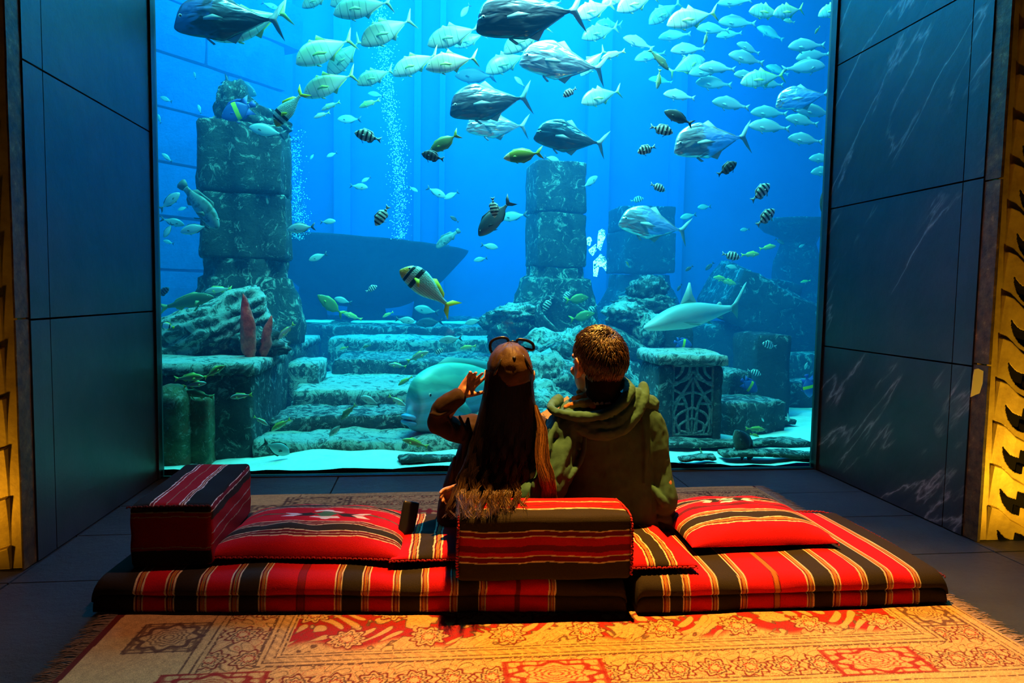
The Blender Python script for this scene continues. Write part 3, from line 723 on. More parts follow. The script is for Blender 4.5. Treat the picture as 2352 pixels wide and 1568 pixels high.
# ================================================================== FISH
def fishmat(name, back, belly, bars=None, barcol=(.01, .015, .03), metal=.0, rough=.42, blot=0.0, face=None, scales=0.0, line=None, zmid=0.0, zs=.10):
    """back -> belly countershading is the animal's own colour; bars run across it (x0, x1 in body lengths)"""
    m, nt, b = newmat(name); co = objco(nt); sp = nt.nodes.new('ShaderNodeSeparateXYZ'); L(nt, co, sp.inputs[0])
    nz = noise_(nt, co, 6, 5, .6)
    zz = math_(nt, 'ADD', math_(nt, 'MULTIPLY', math_(nt, 'ADD', sp.outputs[2], math_(nt, 'MULTIPLY', math_(nt, 'SUBTRACT', nz, .5), .05)), .5 / zs), .5)
    c = ramp(nt, zz, [(.15, belly), (.5, tuple((x + y) / 2 for x, y in zip(back, belly))), (.9, back)])
    if blot: c = mixc(nt, ramp(nt, noise_(nt, co, 11, 4, .6), [(.5, 0), (.62, blot)]), c, tuple(x * .25 for x in back))
    if line:
        k = math_(nt, 'ABSOLUTE', math_(nt, 'SUBTRACT', math_(nt, 'FRACT', math_(nt, 'MULTIPLY', sp.outputs[2], 34.0)), .5))
        c = mixc(nt, ramp(nt, k, [(.08, .75), (.2, 0)]), c, line)
    if bars:
        stops = [(0, 0)]
        for a, e in bars: stops += [(a - .006, 0), (a, 1), (e, 1), (e + .006, 0)]
        x = math_(nt, 'ADD', sp.outputs[0], math_(nt, 'MULTIPLY', math_(nt, 'SUBTRACT', noise_(nt, co, 9, 2, .5), .5), .02))
        c = mixc(nt, ramp(nt, x, stops[:32]), c, barcol)
    if face: c = mixc(nt, ramp(nt, sp.outputs[0], [(face[0], 1), (face[0] + .015, 0)]), c, face[1])
    if scales < 0:
        mp = N(nt, 'ShaderNodeMapping'); mp.inputs['Scale'].default_value = (1.0, 1, 3.2); mp.inputs['Rotation'].default_value = (0, .12, 0); L(nt, co, mp.inputs[0])
        bump(nt, b, noise_(nt, mp.outputs[0], 4.0, 2, .4, .6), .35, .07)
    elif scales:
        v = nt.nodes.new('ShaderNodeTexVoronoi'); v.inputs['Scale'].default_value = 60; L(nt, co, v.inputs['Vector']); bump(nt, b, v.outputs['Distance'], scales, .004)
    L(nt, c, b.inputs['Base Color']); b.inputs['Metallic'].default_value = metal; b.inputs['Roughness'].default_value = rough
    return m
def fin(name, c): return plain(name, c, .5)
M_eyew = plain('fish_eye', (.008, .01, .012), .15)
M_eyer = plain('fish_iris', (.75, .75, .62), .3)
SPECIES = {}
def species(key, nm, cat, real, prof, thick, body, finm, caudal, dorsal, anal, pect, pelvic, eye, tailm=None, mouth=None):
    SPECIES[key] = dict(nm=nm, cat=cat, real=real, prof=prof, thick=thick, body=body, fin=finm, caudal=caudal, dorsal=dorsal, anal=anal, pect=pect, pelvic=pelvic, eye=eye, tailm=tailm or finm, meshes=None, mouth=mouth)
def plateVF(poly, y0, th, lift=None):
    """fin: outline in x,z given a lens-like thickness"""
    n = len(poly); V = []; cx = sum(p[0] for p in poly) / n; cz = sum(p[1] for p in poly) / n
    for s in (-1, 1):
        for x, z in poly: V.append([x, y0 + s * th * .25, z])
    V.append([cx, y0 - th, cz]); V.append([cx, y0 + th, cz]); F = []
    for i in range(n):
        j = (i + 1) % n
        F.append((i, j, n + j, n + i)); F.append((2 * n, j, i)); F.append((2 * n + 1, n + i, n + j))
    return np.array(V, float), F
def fish_meshes(S):
    pr = np.array(S['prof'], float); P = np.array(smooth_path([tuple(p) for p in pr], 4)); nr = len(P); seg = 20; V = []
    hmax = max(p[1] - p[2] for p in P)
    for i, (x, zt, zb) in enumerate(P):
        hh = max((zt - zb) / 2, .002); zm = (zt + zb) / 2
        hw = hh * S['thick'] * (1.0 + .35 * (1 - 2 * hh / hmax) * (1 if x < .3 else -.3)); hw = min(hw, S['thick'] * hmax / 2)
        if i == 0: hh *= .35; hw *= .35
        for k in range(seg):
            a = 2 * pi * k / seg; s, c = sin(a), cos(a)
            V.append((x, hw * math.copysign(abs(s) ** .9, s), zm + hh * c))
    F = []
    for i in range(nr - 1):
        for k in range(seg):
            a, b_ = i * seg + k, i * seg + (k + 1) % seg; F.append((a, b_, b_ + seg, a + seg))
    F.append(tuple(range(seg))[::-1]); F.append(tuple(range((nr - 1) * seg, nr * seg)))
    body = (np.array(V), F)
    def prof_at(x):
        return np.interp(x, P[:, 0], P[:, 1]), np.interp(x, P[:, 0], P[:, 2])
    def width_at(x):
        t, bt = prof_at(x); return min((t - bt) / 2 * S['thick'], S['thick'] * hmax / 2)
    out = [('body', *body, S['body'])]
    out.append(('tail_fin', *plateVF(smooth_poly(S['caudal']), 0, .007), S['tailm']))
    def fold(pts, top):
        # pts: (x, height above the body outline); the base line follows the body
        up = [(x, (prof_at(x)[0] + h) if top else (prof_at(x)[1] - h)) for x, h in pts]
        xs = np.linspace(pts[-1][0], pts[0][0], 7); lo = [(x, (prof_at(x)[0] - .012) if top else (prof_at(x)[1] + .012)) for x in xs]
        return up + lo
    for d in S['dorsal']: out.append(('dorsal_fin', *plateVF(fold(d, True), 0, .006), S['fin']))
    for d in S['anal']: out.append(('anal_fin', *plateVF(fold(d, False), 0, .006), S['fin']))
    if S['pect']:
        px, pz, ln, hgt, dn = S['pect']
        for s in (-1, 1):
            w = width_at(px); poly = [(0, .012), (ln * .5, hgt * .6), (ln, -dn), (ln * .75, -dn - hgt * .25), (ln * .3, -hgt * .45), (0, -.012)]
            V, F = plateVF(poly, 0, .004); V = rotz(V, s * .42) + np.array([px, s * w * .93, pz]); out.append(('pectoral_fin', V, F, S['fin']))
    if S['pelvic']:
        px, ln, dn = S['pelvic']; z = prof_at(px)[1]
        for s in (-1, 1):
            V, F = plateVF([(0, .015), (ln, -dn), (ln * .7, -dn * 1.1), (-.0, -.005)], 0, .004)
            out.append(('pelvic_fin', V + np.array([px, s * .012, z]), F, S['fin']))
    if S['eye']:
        ex, ez, er = S['eye']
        for s in (-1, 1):
            w = width_at(ex); t, bt = prof_at(ex); zz = (ez - (t + bt) / 2) / ((t - bt) / 2); w *= sqrt(max(.1, 1 - zz * zz))
            V, F = ellVF((ex, s * w * .93, ez), (er, er * .55, er), nu=12, nv=8); out.append(('eye', V, F, S.get('iris') or M_eyer))
            V, F = ellVF((ex, s * (w * .93 + er * .33), ez), (er * .55, er * .33, er * .55), nu=10, nv=6); out.append(('pupil', V, F, M_eyew))
    return out
def smooth_poly(pts): 
    return [tuple(p) for p in pts]
fork = lambda x0, t, r, h, n=.03: [(x0, .014), (x0 + .03, .03), (1.0 - r, h * .62), (1.0 + t, h), (1.0 - r * .35, h * .45), (1.0 - r - .01 + n, 0), (1.0 - r * .35, -h * .45), (1.0 + t, -h), (1.0 - r, -h * .62), (x0 + .03, -.03), (x0, -.014)]
lunate = lambda x0, h: [(x0, .012), (x0 + .04, .035), (x0 + .10, h * .62), (x0 + .175, h), (x0 + .135, h * .55), (x0 + .085, .03), (x0 + .08, -.01), (x0 + .10, -h * .55), (x0 + .15, -h * 1.08), (x0 + .085, -h * .62), (x0 + .04, -.035), (x0, -.012)]
M_silver = fishmat('lit_silver_trevally_skin', (.88, .92, .90), (.60, .70, .72), metal=.75, rough=.24, blot=.25, scales=-1)  # paler back: highlight from above painted into the skin
M_silverdark = fishmat('shaded_silver_trevally_skin', (.30, .36, .38), (.07, .11, .12), metal=.75, rough=.24, blot=.5, scales=-1)  # darker copy of the silver skin, shade put into its colour
M_sfin = fin('silver_fin', (.30, .40, .42))
threadp = [(0, -.09, -.108), (.008, -.06, -.118), (.024, -.01, -.132), (.048, .055, -.145), (.09, .118, -.158), (.17, .170, -.175), (.27, .205, -.188), (.36, .215, -.203), (.44, .180, -.208), (.56, .125, -.155), (.68, .072, -.095), (.78, .026, -.040), (.86, .011, -.016)]
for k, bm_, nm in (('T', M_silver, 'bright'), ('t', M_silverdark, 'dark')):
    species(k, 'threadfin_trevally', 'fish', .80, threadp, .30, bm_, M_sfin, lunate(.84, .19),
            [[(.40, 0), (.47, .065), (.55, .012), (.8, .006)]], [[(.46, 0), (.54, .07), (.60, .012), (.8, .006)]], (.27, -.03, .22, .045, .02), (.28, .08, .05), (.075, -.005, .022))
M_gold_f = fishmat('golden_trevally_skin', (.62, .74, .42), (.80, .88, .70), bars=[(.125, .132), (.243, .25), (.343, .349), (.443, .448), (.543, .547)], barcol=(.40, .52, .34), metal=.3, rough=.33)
M_goldd_f = fishmat('dim_golden_trevally_skin', (.20, .34, .20), (.36, .48, .36), bars=[(.125, .135), (.243, .252), (.343, .352), (.443, .45), (.543, .55)], barcol=(.12, .22, .15), metal=.25, rough=.35)  # darker copy of the golden skin, dimness put into its colour
M_yfin = fin('yellow_green_fin', (.62, .78, .16)); M_gfin = fin('olive_fin', (.30, .46, .18))
goldp = [(0, -.035, -.05), (.02, -.01, -.07), (.06, .045, -.095), (.14, .105, -.125), (.24, .145, -.15), (.36, .158, -.16), (.5, .135, -.14), (.64, .08, -.085), (.75, .035, -.04), (.81, .014, -.018), (.86, .012, -.012)]
goldp = [(x, t * 1.13, b_ * 1.13) for x, t, b_ in goldp]
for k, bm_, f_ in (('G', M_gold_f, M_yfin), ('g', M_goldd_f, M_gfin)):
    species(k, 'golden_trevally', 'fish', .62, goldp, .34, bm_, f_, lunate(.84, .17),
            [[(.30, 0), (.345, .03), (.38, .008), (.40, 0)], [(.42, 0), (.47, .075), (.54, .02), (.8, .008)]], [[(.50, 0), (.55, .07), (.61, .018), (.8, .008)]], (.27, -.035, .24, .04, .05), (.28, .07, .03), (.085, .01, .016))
M_bream = fishmat('grey_bream_skin', (.34, .46, .46), (.60, .68, .64), metal=.2, rough=.42); M_bfin = fin('grey_fin', (.34, .44, .44))
breamp = [(0, -.03, -.045), (.02, .0, -.065), (.07, .055, -.095), (.16, .115, -.12), (.28, .15, -.14), (.42, .15, -.145), (.56, .12, -.12), (.7, .07, -.072), (.8, .038, -.038), (.88, .035, -.035)]
species('B', 'grey_bream', 'fish', .52, breamp, .40, M_bream, M_bfin, fork(.86, .0, .06, .10), [[(.26, 0), (.34, .035), (.55, .028), (.70, .022), (.73, 0)]], [[(.58, 0), (.62, .035), (.72, .02), (.74, 0)]], (.26, -.05, .14, .03, .05), (.30, .08, .05), (.085, .02, .016))
M_serg = fishmat('striped_damsel_skin', (.62, .78, .66), (.75, .85, .82), bars=[(.10, .16), (.25, .325), (.42, .49), (.58, .64), (.73, .78)], barcol=(.012, .02, .035), rough=.45); M_dfin = fin('dusky_fin', (.05, .08, .10))
sergp = [(0, -.0, -.02), (.03, .04, -.055), (.09, .105, -.11), (.2, .18, -.17), (.34, .215, -.205), (.5, .19, -.19), (.64, .12, -.13), (.74, .06, -.065), (.82, .045, -.048)]
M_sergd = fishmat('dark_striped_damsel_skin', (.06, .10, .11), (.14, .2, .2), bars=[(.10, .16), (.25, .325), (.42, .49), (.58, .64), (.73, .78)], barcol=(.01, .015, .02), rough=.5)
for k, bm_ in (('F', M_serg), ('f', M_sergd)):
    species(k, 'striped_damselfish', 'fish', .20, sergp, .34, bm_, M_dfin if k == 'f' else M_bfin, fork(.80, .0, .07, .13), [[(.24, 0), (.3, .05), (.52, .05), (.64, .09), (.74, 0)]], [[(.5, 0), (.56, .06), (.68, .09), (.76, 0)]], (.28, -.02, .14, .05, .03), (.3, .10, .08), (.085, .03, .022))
M_rab = fishmat('yellow_faced_rabbitfish_skin', (.30, .44, .03), (.10, .26, .06), rough=.4, face=(.155, (.85, .62, .30)), metal=.1); M_rab2 = fishmat('olive_rabbitfish_skin', (.10, .20, .05), (.16, .34, .10), rough=.45); M_rfin = fin('olive_yellow_fin', (.28, .44, .04))
rabp = [(0, -.01, -.025), (.03, .02, -.05), (.09, .07, -.09), (.2, .125, -.14), (.35, .16, -.175), (.5, .15, -.175), (.65, .095, -.12), (.76, .035, -.05), (.82, .02, -.024)]
for k, bm_ in (('P', M_rab), ('p', M_rab2)):
    species(k, 'rabbitfish', 'fish', .36, rabp, .34, bm_, M_rfin, fork(.80, .02, .10, .17), [[(.2, 0), (.28, .025), (.5, .03), (.68, .035), (.76, 0)]], [[(.42, 0), (.5, .03), (.68, .035), (.76, 0)]], (.24, -.02, .12, .04, .02), (.3, .07, .03), (.09, .02, .018))
M_two = fishmat('two_bar_bream_skin', (.50, .78, .68), (.62, .86, .80), bars=[(.118, .155), (.235, .295)], barcol=(.006, .010, .010), metal=.1, rough=.34, scales=.5, line=(.20, .40, .36), face=(.10, (.95, .42, .04))); M_ylw = fin('bright_yellow_fin', (.98, .82, .01)); M_blk = fin('black_fin', (.015, .02, .02))
twop = [(0, -.055, -.075), (.015, -.02, -.095), (.05, .045, -.12), (.11, .115, -.145), (.2, .165, -.165), (.32, .18, -.175), (.46, .155, -.165), (.6, .105, -.115), (.72, .055, -.062), (.8, .035, -.038), (.84, .034, -.036)]
species('D', 'two_bar_seabream', 'fish', .58, twop, .36, M_two, M_ylw, fork(.82, .03, .11, .17), [[(.45, 0), (.50, .05), (.62, .055), (.73, .05), (.77, 0)]], [], (.235, -.02, .16, .055, .06), None, (.095, .045, .022), M_ylw)
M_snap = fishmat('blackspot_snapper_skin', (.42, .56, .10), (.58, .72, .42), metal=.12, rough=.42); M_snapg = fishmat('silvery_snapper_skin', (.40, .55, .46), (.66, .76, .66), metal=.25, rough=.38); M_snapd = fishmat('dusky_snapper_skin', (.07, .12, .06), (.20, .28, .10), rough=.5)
snapp = [(0, -.02, -.035), (.03, .01, -.055), (.1, .06, -.085), (.22, .105, -.11), (.36, .12, -.12), (.52, .10, -.105), (.66, .065, -.07), (.77, .038, -.042), (.84, .034, -.036)]
for k, bm_, f_ in (('S', M_snap, M_yfin), ('s', M_snapg, M_yfin), ('q', M_snapd, M_gfin)):
    species(k, 'snapper', 'fish', .34, snapp, .42, bm_, f_, fork(.82, .0, .07, .11), [[(.24, 0), (.32, .045), (.5, .03), (.66, .04), (.72, 0)]], [[(.56, 0), (.62, .045), (.7, .02), (.72, 0)]], (.26, -.03, .13, .03, .05), (.3, .08, .045), (.10, .02, .018))
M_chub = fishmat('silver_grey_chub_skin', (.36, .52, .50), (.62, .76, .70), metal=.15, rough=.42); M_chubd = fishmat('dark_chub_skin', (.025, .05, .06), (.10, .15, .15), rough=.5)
chubp = [(0, -.01, -.03), (.03, .03, -.06), (.1, .09, -.105), (.22, .145, -.15), (.38, .17, -.175), (.54, .145, -.15), (.68, .08, -.09), (.78, .035, -.04), (.84, .026, -.028)]
for k, bm_, f_ in (('C', M_chub, M_dfin), ('c', M_chubd, M_blk)):
    species(k, 'sea_chub' if k == 'C' else 'dark_reef_fish', 'fish', .32, chubp, .38, bm_, f_, fork(.82, .02, .09, .15), [[(.22, 0), (.32, .03), (.55, .03), (.70, .03), (.74, 0)]], [[(.5, 0), (.58, .03), (.7, .025), (.74, 0)]], (.25, -.03, .12, .035, .03), (.3, .07, .03), (.095, .03, .018))
M_grp = fishmat('grouper_skin', (.16, .24, .22), (.34, .46, .44), blot=.7, rough=.5)
grpp = [(0, -.03, -.06), (.03, .01, -.095), (.1, .06, -.13), (.22, .115, -.15), (.38, .145, -.155), (.54, .125, -.13), (.68, .08, -.09), (.78, .055, -.06), (.86, .05, -.052)]
species('R', 'grouper', 'fish', .85, grpp, .5, M_grp, fin('grouper_fin', (.14, .22, .20)), [(.84, .045), (.90, .08), (.97, .095), (1.0, .06), (1.005, 0), (1.0, -.06), (.97, -.095), (.90, -.08), (.84, -.045)], [[(.28, 0), (.36, .05), (.55, .035), (.70, .065), (.76, 0)]], [[(.58, 0), (.64, .06), (.72, .04), (.75, 0)]], (.27, -.05, .14, .06, .05), (.32, .10, .07), (.11, .055, .014))
M_sweet = fishmat('olive_sweetlips_skin', (.10, .18, .08), (.20, .30, .18), rough=.5)
species('O', 'olive_sweetlips', 'fish', .8, snapp, .42, M_sweet, M_gfin, fork(.82, .0, .07, .11), [[(.24, 0), (.32, .03), (.5, .025), (.66, .03), (.72, 0)]], [[(.56, 0), (.62, .05), (.7, .03), (.72, 0)]], (.26, -.05, .12, .05, .07), (.3, .12, .08), (.10, .02, .014))
M_surg = fishmat('blue_surgeonfish_skin', (.20, .48, .52), (.45, .75, .75), rough=.36); surgp = [(0, -.03, -.05), (.03, .03, -.085), (.09, .11, -.14), (.2, .185, -.2), (.36, .22, -.225), (.52, .19, -.2), (.66, .115, -.12), (.76, .045, -.05), (.83, .024, -.026)]
species('U', 'surgeonfish', 'fish', .34, surgp, .30, M_surg, M_blk, [(.81, .02), (.87, .06), (.97, .13), (1.04, .2), (1.0, .1), (.95, .02), (.95, -.02), (1.0, -.1), (1.04, -.2), (.97, -.13), (.87, -.06), (.81, -.02)], [[(.16, 0), (.25, .045), (.5, .055), (.7, .05), (.76, 0)]], [[(.3, 0), (.4, .05), (.6, .055), (.72, .045), (.76, 0)]], (.26, -.03, .15, .06, .04), (.3, .08, .05), (.10, .10, .02))
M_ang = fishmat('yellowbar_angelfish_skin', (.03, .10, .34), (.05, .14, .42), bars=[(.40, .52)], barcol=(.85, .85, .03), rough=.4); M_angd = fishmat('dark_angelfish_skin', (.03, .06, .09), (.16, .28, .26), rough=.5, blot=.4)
angp = [(0, -.02, -.04), (.03, .03, -.08), (.1, .11, -.15), (.22, .20, -.225), (.4, .25, -.265), (.56, .23, -.245), (.68, .15, -.165), (.77, .065, -.075), (.84, .05, -.055)]
for k, bm_, f_ in (('A', M_ang, fin('deep_blue_fin', (.03, .09, .40))), ('a', M_angd, fin('dark_teal_fin', (.03, .08, .09)))):
    species(k, 'angelfish', 'fish', .40, angp, .30, bm_, f_, [(.82, .05), (.9, .085), (1.0, .10), (1.02, 0), (1.0, -.10), (.9, -.085), (.82, -.05)], [[(.2, 0), (.35, .05), (.6, .09), (.80, .16), (.92, .24), (.80, .02)]], [[(.4, 0), (.6, .07), (.80, .16), (.92, .24), (.80, .02)]], (.26, -.04, .13, .05, .03), (.3, .12, .10), (.09, .05, .018))
M_but = fishmat('butterflyfish_skin', (.8, .85, .75), (.85, .9, .85), bars=[(.08, .14), (.62, .70)], barcol=(.02, .02, .02), rough=.45, face=(.07, (.95, .7, .02)))
species('Y', 'butterflyfish', 'fish', .20, angp, .26, M_but, M_ylw, [(.82, .05), (.9, .085), (1.0, .10), (1.02, 0), (1.0, -.10), (.9, -.085), (.82, -.05)], [[(.2, 0), (.35, .05), (.6, .06), (.76, .05), (.80, 0)]], [[(.45, 0), (.6, .05), (.76, .05), (.8, 0)]], (.26, -.04, .13, .05, .03), (.3, .12, .08), (.10, .04, .02))

COUNT = {}
TINY = ('body', 'tail_fin', 'dorsal_fin', 'anal_fin')
def place_fish(key, u0, v0, u1, v1, y, label, group=None, yaw=None, roll=0.0, scale=None, lod=None):
    S = SPECIES[key]
    if S['meshes'] is None:
        S['meshes'] = []
        for nm, V, F, m in fish_meshes(S):
            me = bpy.data.meshes.new(nm); me.from_pydata(np.asarray(V).tolist(), [], F); me.materials.append(m)
            me.polygons.foreach_set('use_smooth', [True] * len(me.polygons)); S['meshes'].append((nm, me))
    px = sqrt((u1 - u0) ** 2 + (v1 - v0) ** 2)
    if not y: y = min(max(S['real'] * FPX / px, 5.05), 11.0)
    if yaw is None: yaw = random.uniform(-.18, .18)
    a = at(u0, v0, y); b_ = at(u1, v1, y); ln = (b_ - a).length
    dy = ln * math.tan(yaw) ; ym = y
    a = at(u0, v0, max(ym - dy / 2, YG + .12)); b_ = at(u1, v1, max(ym + dy / 2, YG + .12))
    X = (b_ - a); ln = X.length; X.normalize()
    Z = Vector((0, 0, 1)); Z = (Z - X * Z.dot(X))
    if Z.length < .25: Z = Vector((1, 0, 0)) - X * X.x
    Z.normalize()
    if roll: Z = Matrix.Rotation(roll, 3, X) @ Z
    Y = Z.cross(X)
    root = thing(S['nm'], a, label, S['cat'], group)
    root.matrix_world = Matrix(((X.x * ln, Y.x * ln, Z.x * ln, a.x), (X.y * ln, Y.y * ln, Z.y * ln, a.y), (X.z * ln, Y.z * ln, Z.z * ln, a.z), (0, 0, 0, 1)))
    eyeo = None
    for nm, me in S['meshes']:
        if px < 42 and nm not in TINY: continue
        o = bpy.data.objects.new(nm, me); COL.objects.link(o)
        if nm == 'pupil' and eyeo is not None: o.parent = eyeo
        else: o.parent = root
        if nm == 'eye': eyeo = o
    return root
